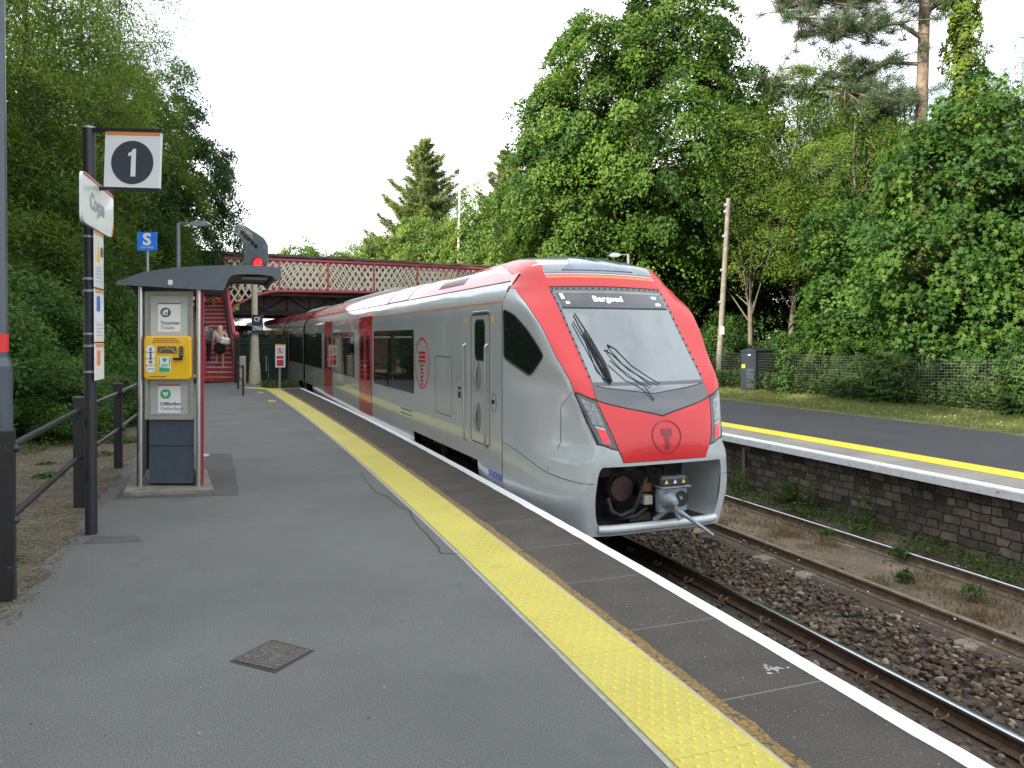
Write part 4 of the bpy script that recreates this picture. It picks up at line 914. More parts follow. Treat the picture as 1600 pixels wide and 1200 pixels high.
# defibrillator cabinet hung on the kiosk
r2 = thing('defibrillator_cabinet', 'bright yellow defibrillator cabinet hung between two posters on the kiosk front', 'cabinet', KO+K(262.5, 593, -.02)); ko = Vector(r2.location)-KO
def K2(px, py, dy=0): return K(px, py, dy)-ko
def kp2(b, pts, y0, y1, m): b.prism(pts, lambda x, y, d: K2(x, y, y0+(y1-y0)*d), 1, m)
aedy = mat('aed_yellow', (.82, .47, .012), .38, 0, .4, var=.04, vs=9)
b = MB(); o_ = rrect(226, 525, 299.5, 593, 6, 5); i_ = rrect(228.5, 527, 297, 591, 5, 5); n = len(o_)
V_ = [K2(x, y, .03) for x, y in o_]+[K2(x, y, -.10) for x, y in o_]+[K2(x, y, -.125) for x, y in i_]
b.add(V_, [(k*n+i, k*n+(i+1) % n, (k+1)*n+(i+1) % n, (k+1)*n+i) for k in (0, 1) for i in range(n)]+[list(range(2*n, 3*n))], aedy, False); b.build('body', r2)
b = MB(); kp2(b, [(247, 552), (277, 552), (276, 541), (247, 541)], -.127, -.12, mat('aed_window', (.05, .035, .01), .1, 0, 1)); b.tube([K2(249, 552, -.13), K2(254, 546, -.13), K2(262, 544, -.13), (K2(270, 546, -.13)), K2(275, 551, -.13)], .008, mat('aed_tan', (.5, .3, .05), .5), 6); b.build('window', r2)
b = MB(); kp2(b, rrect(280.5, 541, 286.5, 558, 1.5), -.15, -.12, rubber); kp2(b, rrect(271, 558.5, 286, 562, 1.5), -.16, -.12, rubber)
for k in range(8): kp2(b, rrect(281.3+2.3*(k % 2), 543+3.4*(k//2), 282.9+2.3*(k % 2), 545+3.4*(k//2), .3, 1), -.153, -.15, galv)
b.build('keypad', r2)
b = MB(); kp2(b, [(248.5, 581), (267.5, 581), (267.5, 557), (248.5, 557)], -.127, -.12, paper); lb = b.build('label', r2)
b = MB(); kp2(b, [(249.5, 572), (250.8, 572), (250.8, 558), (249.5, 558)], -.129, -.127, inkgr); kp2(b, [(265.2, 572), (266.5, 572), (266.5, 558), (265.2, 558)], -.129, -.127, inkgr); kp2(b, [(249.5, 580.2), (266.5, 580.2), (266.5, 575), (249.5, 573)], -.129, -.127, inkgr); kp2(b, [(254, 561), (256, 558.6), (258, 560), (260, 558.6), (262, 561), (258, 566)], -.129, -.127, inkgr)
for k in range(3): kp2(b, [(253, 569+1.6*k), (263, 569+1.6*k), (263, 568.2+1.6*k), (253, 568.2+1.6*k)], -.129, -.127, inkgr)
b.build('print', lb)
for k, (yy, mm) in enumerate(((545.5, mat('icon_blue', (.05, .22, .5), .5)), (555.3, mat('icon_navy', (.03, .12, .3), .5)), (565, mat('icon_brown', (.4, .16, .03), .5)), (575.5, mat('icon_sky', (.25, .45, .65), .5)))):
    b = MB(); kp2(b, ell(236.5, yy, 7, 6, 24), -.128, -.12, paper); st = b.build('sticker', r2)
    b = MB(); kp2(b, [ell(236.5, yy, 2, 3, 10), rrect(235, yy-3.4, 238, yy+3.4, .6, 2), ell(236.5, yy, 3, 2.6, 10), rrect(231, yy-1, 242, yy+1, .6, 2)][k], -.130, -.128, mm); b.build('icon', st)
b = MB()
for k in range(3):
    for j in range(7+k): x0 = 242+5*j-k*1.5; kp2(b, [(x0, 530.2+2.7*k), (x0+3.8, 530.2+2.7*k), (x0+3.8, 528.6+2.7*k), (x0, 528.6+2.7*k)], -.127, -.12, mat('aed_print', (.42, .10, .01), .6))
for j in range(8): kp2(b, [(234+3.4*j, 588.5), (236.6+3.4*j, 588.5), (236.6+3.4*j, 586.8), (234+3.4*j, 586.8)], -.127, -.12, inkg)
b.build('print', r2)

# --- blue S board behind the kiosk
p0 = gp(230, 668); r = thing('stop_marker_sign', 'small blue square car stop sign with white letter S on a pale pole', 'sign', p0); Yd = p0.y
f_ = lambda px, py, d=0: at(px, py, Yd)-p0-Vector((0, d, 0))
b = MB(); b.tube([(0, 0, 0), f_(230, 388, -.02)], .028, galv, 10); b.build('post', r)
b = MB(); b.prism(rrect(215, 363, 245.5, 391.5, 2), lambda x, y, d: f_(x, y, .02-d), .03, mat('sign_blue', (.03, .20, .72), .35, 0, .4)); pn = b.build('panel', r)
o = f_(230.3, 375, .022); text('S', .36, signw, lambda x, y, d: o+Vector((x*1.1, -d, y)), 'panel_lettering', pn, bold=.012)
o3 = f_(230.3, 386.5, .022); text('Car stop', .075, signw, lambda x, y, d: o3+Vector((x, -d, y)), 'panel_lettering', pn)
# --- street lamps with flat heads
def street_lamp(label, px, Yd, ytop, armdx, group):
    p0 = Vector((at(px, 500, Yd).x, Yd, 0)); r = thing('street_lamp', label, 'street lamp', p0, group=group); h = at(px, ytop, Yd).z
    b = MB(); b.tube([(0, 0, -.5), (0, 0, h)], [.09, .06], slate, 12); b.build('post', r)
    b = MB(); b.tube([(0, 0, h), (armdx*.42, 0, h+.0)], .025, slate, 8); b.build('arm', r)
    b = MB(); s = 1 if armdx > 0 else -1; x0, x1 = armdx*.38, armdx
    b.prism(roundp([(x0, h-.03), (x0+s*.1, h+.06), (x1-s*.15, h+.07), (x1, h-.03), (x1-s*.1, h-.10), (x0+s*.15, h-.10)], .04, 3), lambda x, y, d: Vector((x, -.11+d*.22, y)), 1, galv); b.build('lamp_head', r)
street_lamp('slate lamp post with flat grey head rising behind the kiosk canopy', 279, 24, 349, 1.06, 'street lamps')
street_lamp('slate lamp post on the opposite platform seen above the train nose', 982, 30, 398, -.82, 'street lamps')

# --- signal with feather route indicator
p0 = Vector((-10.95, 31.4, -.1)); r = thing('railway_signal', 'cream signal post with bent grey route indicator head and lit red lamp', 'signal', p0); Yd = p0.y
f_ = lambda px, py, d=0: at(px, py, Yd)-p0-Vector((0, d, 0))
postm = mat('signal_post_cream', (.44, .41, .30), .6, var=.12, vs=6); ramp_mix(postm, 3, .62, .75, (.22, .18, .11), 7)
b = MB(); b.tube([(0, 0, -.1), (0, 0, .95), (0, 0, 1.05), (0, 0, 2.2)], [.27, .22, .19, .15], postm, 18); b.tube([(0, 0, 2.2), (0, 0, 5.1)], [.13, .12], postm, 18); b.build('post', r)
b = MB(); b.box((0, 0, 0), (.85, .85, .12), concr, None, .02); b.build('base', r)
b = MB(); b.tube([(0, 0, 2.18), (0, 0, 2.26)], .17, galv, 16); b.build('clamp', r)
hd = [(383, 415), (383, 380), (369, 366), (366.5, 359), (369, 352.5), (375, 350.5), (382, 351.5), (413, 372), (418.5, 382), (418.5, 415)]
b = MB(); b.prism(roundp(hd, 6, 3), lambda x, y, d: f_(x, y, .1-d), .16, slate); head = b.build('signal_head', r)
for k in range(5):
    px_, py_ = 380+5.4*k, 363.5+5.3*k
    b = MB(); c = f_(px_, py_, .10); b.tube([c, c-Vector((0, .07, 0))], .075, mat('lens_dark', (.02, .022, .02), .3), 12); b.build('route_lamp', head)
b = MB(); c = f_(404.5, 412, .10); b.tube([c, c-Vector((0, .05, 0)), c-Vector((0, .09, 0))], [.21, .19, .10], mat('signal_red', (1, .015, .02), .4, emit=1.1), 20); rl = b.build('red_lamp', head)
b = MB(); b.tube([c+Vector((0, 0, 0)), c-Vector((0, .14, 0))], .235, rubber, 20, cap=False); b.build('hood', rl, fix=False)
b = MB(); b.prism([(396, 521), (413, 521), (413, 492), (396, 492)], lambda x, y, d: f_(x, y, .2-d), .03, signd); pn = b.build('number_plate', r)
for k, (t_, py_) in enumerate((('CF', 499.5), ('2966', 513))):
    o = f_(404.5, py_, .202); text(t_, .26, signw, lambda x, y, d, o=o: o+Vector((x*(1 if k else 1.1)*.78, -d, y)), 'plate_lettering', pn, bold=.006)
p1 = Vector((-11.35, 31.1, -.1)); tg = MB(); tg.box((p1.x, p1.y, .55), (.22, .2, 1.3), postm, None, .02); tag(tg.build('equipment_box'), 'narrow cream equipment box leaning on the signal post foot', 'box')
# --- no entry notice
p0 = gp(437, 607); r = thing('warning_sign', 'white do not cross notice with red text blocks on short pole at platform end', 'sign', p0); Yd = p0.y
f_ = lambda px, py, d=0: at(px, py, Yd)-p0-Vector((0, d, 0))
b = MB(); b.tube([(0, 0, 0), f_(437, 560, 0)], .05, galv, 10); b.build('post', r)
b = MB(); b.prism(rrect(431, 538, 446.5, 574, .8, 2), lambda x, y, d: f_(x, y, .07-d), .03, signw); pn = b.build('panel', r)
b = MB(); b.prism([(431.2, 539.5), (446.3, 539.5), (446.3, 537.6), (431.2, 537.6)], lambda x, y, d: f_(x, y, .073-d), .036, mat('sign_hot_orange', (.8, .22, .03), .5))
for y0, y1 in ((556, 560.5), (562, 571.5)): b.prism([(433.3, y1), (444, y1), (444, y0), (433.3, y0)], lambda x, y, d: f_(x, y, .074-d), .004, inkr)
for k in range(36):
    a0, a1 = 2*math.pi*k/36, 2*math.pi*(k+1)/36; b.prism([(438.6+5*math.cos(a0), 548+5*math.sin(a0)), (438.6+5*math.cos(a1), 548+5*math.sin(a1)), (438.6+4.2*math.cos(a1), 548+4.2*math.sin(a1)), (438.6+4.2*math.cos(a0), 548+4.2*math.sin(a0))], lambda x, y, d: f_(x, y, .074-d), .004, inkr)
b.prism([(437.6, 545), (439, 545), (440.8, 551), (439.6, 551), (438.6, 548.4), (437, 551), (436, 550.6), (437.7, 547.6)], lambda x, y, d: f_(x, y, .074-d), .004, inkg); b.prism([(435.2, 544.8), (435.8, 544.2), (442, 551.2), (441.4, 551.8)], lambda x, y, d: f_(x, y, .076-d), .002, inkr); b.build('print', pn)

# --- opposite platform: cabinet, telegraph pole
p0 = gp(1182, 612, .03); r = thing('equipment_cabinet', 'dark navy equipment cabinet standing on the grass of the opposite platform', 'cabinet', p0); Yd = p0.y
navy = mat('cabinet_navy', (.020, .027, .040), .4, 0, .3, var=.1, vs=5)
a_ = at(1158, 611, Yd+.0)-p0; c_ = at(1181, 612, Yd)-p0; d_ = at(1207.5, 608, Yd+.9)-p0; hh = at(1181, 551, Yd).z
a_.z = c_.z = d_.z = 0; e_ = a_+(d_-c_)
b = MB(); q = [a_, c_, d_, e_]; b.add([p for p in q]+[p+Z*hh for p in q], [(0, 1, 5, 4), (1, 2, 6, 5), (2, 3, 7, 6), (3, 0, 4, 7), (4, 5, 6, 7)], navy); b.build('body', r)
m_ = sum(q, Vector())/4; b = MB(); q2 = [m_+(p-m_)*1.06 for p in q]; rid = [(q2[0]+q2[1])/2, (q2[2]+q2[3])/2]
b.add([p+Z*hh for p in q2]+[p+Z*(hh+.05) for p in q2]+[p+Z*(hh+.13) for p in rid], [(0, 1, 5, 4), (1, 2, 6, 5), (2, 3, 7, 6), (3, 0, 4, 7), (4, 5, 8), (6, 7, 9), (5, 6, 9, 8), (7, 4, 8, 9)], navy); b.build('lid', r)
b = MB(); fx = (c_-a_).normalized(); fn_ = Vector((fx.y, -fx.x, 0)); wd = (c_-a_).length; fl = tf(a_, fx, Z, fn_)
plate(b, fl, [(.04, .05), (wd-.04, .05), (wd-.04, hh-.06), (.04, hh-.06)], 0, .012, navy); dr = b.build('door', r)
b = MB()
for k in range(14): plate(b, fl, [(wd*.35, .15+.05*k), (wd*.85, .15+.05*k), (wd*.85, .165+.05*k), (wd*.35, .165+.05*k)], .012, .02, mat('vent_grey', (.10, .11, .12), .5))
b.build('vent', dr); b = MB(); plate(b, fl, [(.02, .86), (.13, .86), (.13, .98), (.02, .98)], .012, .016, yelst); b.build('sticker', dr); b = MB(); plate(b, fl, [(wd*.45, hh-.13), (wd*.62, hh-.13), (wd*.62, hh-.09), (wd*.45, hh-.09)], .012, .02, paper); b.build('handle', dr)
p0 = Vector((8.15, 29.2, .03)); r = thing('telegraph_pole', 'leaning bare weathered wooden telegraph pole beside the dark cabinet', 'pole', p0); Yd = p0.y
wood = mat('pole_wood', (.125, .114, .098), .85, var=.3, vs=7, bump=.5, bs=30); f_ = lambda px, py, d=0: at(px, py, Yd)-p0-Vector((0, d, 0))
b = MB(); tp_ = f_(1138.5, 310); bt_ = Vector((0, 0, 0)); b.tube([bt_, tp_], [.125, .09], wood, 14); b.build('shaft', r)
b = MB(); c = bt_.lerp(tp_, .30); b.box((c.x, c.y-.15, c.z), (.14, .03, .3), paper); b.box((c.x, c.y-.152, c.z+.12), (.1, .03, .04), yelst); b.box((c.x-.02, c.y-.155, c.z), (.06, .03, .05), mat('notice_blue', (.05, .13, .45), .5)); b.build('notice', r)
for k, t_ in enumerate((.80, .93, .965, .62, .45)):
    b = MB(); c = bt_.lerp(tp_, t_); b.box((c.x-.12, c.y-.05, c.z), (.12, .06, .1), galv); b.build('fitting', r)
# pale mast far behind
p0 = Vector((at(717, 420, 62).x, 62, 0)); r = thing('radio_mast', 'slim pale grey mast rising among trees beyond the footbridge', 'mast', p0)
b = MB(); b.tube([(0, 0, 0), at(716, 420, 62)-p0, at(720, 240, 62)-p0], [.16, .13, .07], mat('mast_pale', (.55, .56, .55), .5, var=.2, vs=3), 10); b.build('shaft', r)
b = MB(); t_ = at(720, 240, 62)-p0
for k in range(5): b.tube([t_+Vector((0, 0, -.5*k)), t_+Vector((.5 if k % 2 else -.5, .1, -.5*k+.35))], .03, galv, 5)
b.build('aerial', r)
# mesh fence behind the grass
wire = mat('fence_wire', (.09, .095, .09), .6, .3)
r = thing('mesh_fence', 'low wire mesh fence with ivy grown posts behind the opposite platform', 'fence', OP(22, 14.75, .05)); o0 = Vector(r.location)
b = MB(); nH = 15
ysf = np.arange(8, 34, .5)
for k in range(nH):
    z = .12+1.28*k/(nH-1); b.tube([OP(Yv, 14.75, z+.03*math.sin(Yv*1.7+k*.4))-o0+Z*0 for Yv in ysf], .0036, wire, 3, cap=False)
for Yv in np.arange(8, 33.5, .085): p = OP(Yv, 14.75, 0)-o0; p.z = 0; b.tube([p+Z*(.12-.05), p+Z*1.38], .0026, wire, 3, cap=False)
b.build('wire_mesh', r, fix=False)
for Yv in (12.5, 16.0, 19.6, 24.0, 28.5):
    b = MB(); p = OP(Yv, 14.72, 0)-o0; p.z = -.2; b.tube([p, p+Z*1.65], .05, wood, 8); b.build('fence_post', r)

# --- footbridge, stairs and the road bridge behind
bred = mat('bridge_red', (.46, .075, .105), .5, var=.15, vs=4); ramp_mix(bred, 6, .68, .78, (.2, .05, .05), 6)
cream = mat('lattice_cream', (.66, .61, .48), .6, var=.12, vs=5)
B0 = Vector((-15.2, 38.5, 0)); BD = Vector((.88, .47, 0)).normalized(); BN = Vector((BD.y, -BD.x, 0))
k_ = 1/Vector((.88, .47)).length
r = thing('footbridge', 'red and cream lattice footbridge crossing over the tracks behind the train', 'footbridge', B0)
ZT, ZB = 6.15, 4.52
def zlow(t):   # haunch of the first bay
    q = max(0, min(1, (t-.2)/3.0)); return 3.25+(ZB-3.25)*(1-(1-q)**2) if t < 3.2 else ZB+.12*math.sin(math.pi*(t-3.2)/22)
def ztop(t): return ZT+.12*math.sin(math.pi*max(0, t)/25)
def bp(t, n, z): return BD*t-BN*n*-1+Z*z if 0 else BD*t+BN*(-n)+Z*z
for side_n in (0., 2.0):
    lat = MB(); t0_, t1_ = (.15, 26.0) if side_n == 0 else (-1.2, 26.0)
    px_ = [t0_]+[.35+2.63*j for j in range(1, 11)]
    for sl_ in (1, -1):
        for j in range(-12, 80):
            a = t0_+j*.36; pts = []
            for q in np.linspace(0, 1, 7): t = a+sl_*q*1.05*.92; z = q
            # straight bar from bottom to top, clipped to the haunch
            x0, x1 = a, a+sl_*1.05
            N_ = 14; seg = []
            for q in range(N_+1):
                t = x0+(x1-x0)*q/N_; z = 3.2+(ZT-.02-3.2)*q/N_*1.0 if 0 else None
            # bars have a fixed slope of 57 degrees
            z_lo, z_hi = 3.2, ZT+.1; tan_ = 1.62
            ts = np.linspace(a, a+(z_hi-z_lo)/tan_, 24); zs = z_lo+(ts-a)*tan_
            tt = ts if sl_ == 1 else 2*a-ts
            ok = [(t, z) for t, z in zip(tt, zs) if t0_ <= t <= t1_ and zlow(t)+.02 <= z <= ztop(t)-.03 and (side_n == 0 or z > ZB)]
            if len(ok) > 1:
                A, Bq = ok[0], ok[-1]; d0 = -.012 if sl_ == 1 else .012; hw = .040/.84
                q = [bp(A[0]-hw, side_n+d0, A[1]), bp(A[0]+hw, side_n+d0, A[1]), bp(Bq[0]+hw, side_n+d0, Bq[1]), bp(Bq[0]-hw, side_n+d0, Bq[1])]
                q2 = [p+BN*.012 for p in q]; lat.add(q2+q, [(0, 1, 2, 3), (7, 6, 5, 4), (0, 4, 5, 1), (1, 5, 6, 2), (2, 6, 7, 3), (3, 7, 4, 0)], cream)
    lat.build('lattice_panel', r)
    ts = np.arange(t0_, t1_+.01, .3)
    for zf, hh_ in ((ztop, .10), (zlow if side_n == 0 else (lambda t: ZB), .12)):
        ch = MB()
        for i in range(len(ts)-1):
            a, c = ts[i], ts[i+1]; hh2 = hh_
            q = [bp(x, side_n+n_, zf(x)+z_) for x in (a, c) for n_ in (-.06, .06) for z_ in (-hh2/2, hh2/2)]
            ch.add(q, [(0, 1, 3, 2), (4, 6, 7, 5), (0, 4, 5, 1), (2, 3, 7, 6), (0, 2, 6, 4), (1, 5, 7, 3)], bred)
        ch.build('chord', r)
    for t in px_[1:]:
        pm = MB(); lo = zlow(t) if side_n == 0 else ZB
        pm.add([bp(t+dx, side_n+n_, z) for dx in (-.045, .045) for n_ in (-.08, .05) for z in (lo-.02, ztop(t)+.03)], [(0, 1, 3, 2), (4, 6, 7, 5), (0, 4, 5, 1), (2, 3, 7, 6), (0, 2, 6, 4), (1, 5, 7, 3)], bred); pm.build('upright', r)
dk = MB(); dkm = mat('bridge_deck_dark', (.05, .042, .038), .85, var=.3, vs=3)
dk.add([bp(t, n, z) for t in (-1.3, 26) for n in (.08, 1.92) for z in (ZB-.05, ZB+.05)], [(0, 1, 3, 2), (4, 6, 7, 5), (0, 4, 5, 1), (2, 3, 7, 6), (0, 2, 6, 4), (1, 5, 7, 3)], dkm); dk.build('deck', r)
for sd in (3.4, 25.0):
    pm = MB(); pm.tube([bp(sd+16*0, .3, -1.2), bp(sd, .3, ZB-.06)], .12, bred, 12); pm.tube([bp(sd, 1.7, -1.2), bp(sd, 1.7, ZB-.06)], .12, bred, 12)
    if sd > 20: pm.build('bridge_leg', r)
# road bridge behind with dark parapet and girder
r = thing('road_bridge', 'dark brick and girder road bridge directly behind the lattice footbridge', 'bridge', B0+BN*-3.4); dkb = mat('bridge_brick_dark', (.055, .040, .032), .9, var=.4, vs=3, bump=.6, bs=12)
def rb(b, t0, t1, n0, n1, z0, z1, m, z0b=None, z1b=None):
    z0b = z0 if z0b is None else z0b; z1b = z1 if z1b is None else z1b
    b.add([BD*t+BN*(-n)+Z*z for t, zz in ((t0, (z0, z1)), (t1, (z0b, z1b))) for n in (n0, n1) for z in zz], [(0, 1, 3, 2), (4, 6, 7, 5), (0, 4, 5, 1), (2, 3, 7, 6), (0, 2, 6, 4), (1, 5, 7, 3)], m)
b = MB(); rb(b, -5, 30, 0, .4, 4.6, 6.72, dkb); b.build('parapet', r)
b = MB(); rb(b, -5, 30, -.08, .5, 6.72, 6.86, mat('coping_moss', (.11, .09, .075), .9, var=.4, vs=2, bump=.4, bs=9)); b.build('coping', r)
b = MB()
for k in range(14): b = MB(); rb(b, -5+2.6*k, -4.55+2.6*k, -.10, 0, 4.6, 6.70, dkb); b.build('pilaster', r)
gird = mat('girder_dark', (.028, .026, .026), .7, var=.3, vs=5); gpan = mat('girder_web', (.10, .095, .09), .8, var=.25, vs=4); b = MB()
rb(b, 1.5, 28, .55, .6, 3.55, 4.5, gpan); rb(b, 1.2, 28, .3, .7, 3.3, 3.55, gird); rb(b, 1.2, 28, -.0, .9, 4.42, 4.6, gird)
for k in range(20):
    t = 1.5+1.33*k; rb(b, t-.04, t+.04, .45, .54, 3.55, 4.45, gird)
    s0, s1 = (3.58, 4.38) if k % 2 else (4.38, 3.58)
    b.tube([BD*t+BN*-.48+Z*s0, BD*(t+1.33)+BN*-.48+Z*s1], .04, gird, 4)
b.build('girder', r)
b = MB(); rb(b, .5, 28, .9, 9, 3.3, 3.5, gird); b.build('soffit', r)
b = MB(); rb(b, -9, .6, .45, 9, -1.3, 4.6, dkb); b.build('abutment', r)
b = MB(); rb(b, 19.5, 30, .45, 9, -1.3, 4.6, dkb); b.build('abutment', r)
# stairs
S0 = gp(318, 596); S1 = gp(363, 596); SX = (S1-S0).normalized(); SW = (S1-S0).length+.1; SD = Vector((-.435, .90, 0)).normalized(); NS = 18; RI, GO = .215, .335
r = thing('footbridge_stairs', 'steep red footbridge staircase with pale step nosings at the platform end', 'stairs', S0)
sred = mat('stair_red', (.40, .05, .07), .6, var=.2, vs=5); nose = mat('stair_nosing', (.46, .42, .40), .7, var=.15, vs=8); nosey = mat('stair_nosing_yellow', (.55, .30, .04), .7)
tr = MB(); ns_ = []
for k in range(NS):
    o = SD*GO*k; z = RI*k
    tr.add([o+Z*z, o+SX*SW+Z*z, o+SX*SW+Z*(z+RI), o+Z*(z+RI), o+SD*GO+Z*(z+RI), o+SD*GO+SX*SW+Z*(z+RI)], [(0, 1, 2, 3), (3, 2, 5, 4)], sred)
tr.build('flight', r, fix=False)
for k in range(NS):
    o = SD*GO*k; z = RI*(k+1); b = MB(); mm = nosey if k in (0, NS-1) else nose
    b.add([o-SD*.012+Z*(z-.06), o-SD*.012+SX*SW+Z*(z-.06), o-SD*.012+SX*SW+Z*(z+.004), o-SD*.012+Z*(z+.004), o+SD*.09+SX*SW+Z*(z+.004), o+SD*.09+Z*(z+.004)], [(0, 1, 2, 3), (3, 2, 4, 5)], mm); b.build('step_nosing', r, fix=False)
for sx_, solid in ((SX*-.06, 1), (SX*(SW+.06), 0)):
    b = MB(); L_ = GO*NS
    def qd(t0, t1, za0, zb0, za1, zb1, m, w_=.06): b.add([sx_+SX*dx+SD*t+Z*z for t, zz in ((t0, (za0, zb0)), (t1, (za1, zb1))) for dx in (-w_/2, w_/2) for z in zz], [(0, 1, 3, 2), (4, 6, 7, 5), (0, 4, 5, 1), (2, 3, 7, 6), (0, 2, 6, 4), (1, 5, 7, 3)], m)
    H_ = RI*NS
    qd(0, L_, -.1, .30, H_-.1, H_+.30, bred); qd(0, L_, 1.62, 1.78, H_+1.62, H_+1.78, bred, .14)
    if solid: qd(.2, L_, .25, 1.62, H_+.25, H_+1.62, bred, .03)
    b.build('stringer', r)
    if not solid:
        b = MB()
        for k in range(42):
            t = k*.15; z0 = RI/GO*t+.28
            for s_ in (1, -1):
                t1 = t+s_*.55; 
                if 0 < t1 < L_: b.tube([sx_+SD*t+Z*z0, sx_+SD*t1+Z*(RI/GO*t1+1.62)], .02, cream, 4)
        b.build('lattice_panel', r)
    b = MB(); hx_ = sx_*(1 if 0 else 1)+(SX*.10 if solid else SX*-.10); b.tube([hx_+Z*1.0+SD*.05, hx_+SD*L_+Z*(1.0+H_)], .035, mat('handrail_navy', (.02, .022, .035), .4), 8); b.build('handrail', r)
    b = MB(); c = sx_-SD*.12; b.box(c+Z*.95, (.24, .24, 1.9), bred, Matrix.Rotation(math.atan2(SX.y, SX.x), 4, 'Z'), .03); b.box(c+Z*1.93, (.32, .32, .08), bred, Matrix.Rotation(math.atan2(SX.y, SX.x), 4, 'Z'), .02); b.box(c+Z*.1, (.32, .32, .2), bred, Matrix.Rotation(math.atan2(SX.y, SX.x), 4, 'Z'), .02); b.ball(c+Z*2.10, .15, bred, 14); b.build('newel', r)
b = MB(); o = SD*GO*NS; b.add([o+SX*-.3+Z*H_, o+SX*2.4+Z*H_, o+SX*2.4+SD*2+Z*H_, o+SX*-.3+SD*2+Z*H_], [(0, 1, 2, 3)], sred)
b.add([o+SD*2.2+SX*-.4+Z*(H_-.2), o+SD*2.2+SX*2.4+Z*(H_-.2), o+SD*2.2+SX*2.4+Z*(H_+1.9), o+SD*2.2+SX*-.4+Z*(H_+1.9)], [(0, 1, 2, 3)], bred); b.build('landing', r, fix=False)
# green palisade fence, white roof beyond
r = thing('palisade_fence', 'dark green palisade fence behind the signal post under the bridge', 'fence', gp(368, 598)); o0 = Vector(r.location); gf = mat('fence_green', (.012, .035, .024), .6); e0 = Vector((1.7, 3.0, 0)); b = MB()
for k in range(26): p = e0*(k/25); b.box(p+Z*1.0, (.09, .03, 2.0), gf)
b.tube([Z*.4, e0+Z*.4], .03, gf, 4); b.tube([Z*1.7, e0+Z*1.7], .03, gf, 4); b.build('pales', r)
b = MB(); p = gp(391, 598)-o0; b.box(p+Z*.95, (.1, .1, 2.1), mat('post_green', (.02, .10, .06), .5), None, .01); b.build('fence_post', r)
p0 = Vector((at(390, 500, 52).x, 52, 0)); r = thing('distant_shed', 'low building with pale metal roof glimpsed beneath the footbridge', 'building', p0)
b = MB(); b.box((0, 2, 1.4), (5.5, 4, 2.8), mat('shed_wall', (.10, .10, .09), .8, var=.2, vs=2)); b.build('wall', r)
b = MB(); b.prism([(-3, 2.75), (3, 2.95), (3, 3.15), (-3, 2.95)], lambda x, y, d: Vector((x, -.5+d*5.5, y+d*.9)), 1, mat('shed_roof', (.62, .66, .70), .35, .2)); b.build('roof', r)

# ------------------------------------------------------------------ vegetation: real leaves on limbs
def tmpl_diamond(): return np.array([(0, -.5, 0), (.30, -.02, .07), (0, .55, 0), (-.30, -.02, .07)]), [(0, 1, 2, 3)]
def tmpl_narrow(): return np.array([(0, -.55, 0), (.14, 0, .03), (0, .6, 0), (-.14, 0, .03)]), [(0, 1, 2, 3)]
def tmpl_needle(): return np.array([(-.05, -.5, 0), (.05, -.5, 0), (.03, .6, .05), (-.03, .6, .05)]), [(0, 1, 2, 3)]
def tmpl_maple():
    tips = [(-90, .25), (-25, .46), (35, .58), (90, .66), (145, .58), (205, .46)]; v = [(0, 0, .05)]; n = len(tips)
    for k, (a, r_) in enumerate(tips):
        v.append((r_*math.cos(R(a)), r_*math.sin(R(a)), -.05)); a2 = tips[(k+1) % n][0]+(360 if k == n-1 else 0); am = (a+a2)/2; v.append((.27*math.cos(R(am)), .27*math.sin(R(am)), .02))
    m = 2*n; return np.array(v), [(0, 1+(2*k-1) % m, 1+2*k, 1+(2*k+1) % m) for k in range(n)]
def unit(a): return a/np.maximum(np.linalg.norm(a, axis=1, keepdims=True), 1e-9)
def leafmesh(name, P, Nn, S, tm, m, rnd=None, T=None):
    tv, tf_ = tm; n = len(P); k = len(tv); Nn = unit(Nn)
    if T is None: T = rng.normal(size=(n, 3))
    T = unit(T-(T*Nn).sum(1, keepdims=True)*Nn); B = np.cross(Nn, T); S = np.asarray(S).reshape(-1, 1, 1)
    V = P[:, None, :]+S*(tv[None, :, 0:1]*B[:, None, :]+tv[None, :, 1:2]*T[:, None, :]+tv[None, :, 2:3]*Nn[:, None, :])
    me = bpy.data.meshes.new(name); f = np.array(tf_); nf, fk = f.shape
    me.vertices.add(n*k); me.vertices.foreach_set('co', V.reshape(-1).astype(np.float32))
    li = (f[None]+(np.arange(n)*k)[:, None, None]).reshape(-1); me.loops.add(len(li)); me.loops.foreach_set('vertex_index', li.astype(np.int32))
    me.polygons.add(n*nf); me.polygons.foreach_set('loop_start', (np.arange(n*nf)*fk).astype(np.int32))
    try: me.polygons.foreach_set('loop_total', np.full(n*nf, fk, np.int32))
    except Exception: pass
    a = me.attributes.new('rnd', 'FLOAT', 'POINT'); rv = rng.uniform(size=n) if rnd is None else rnd; a.data.foreach_set('value', np.repeat(rv, k).astype(np.float32))
    me.update(calc_edges=True); me.materials.append(m); return me
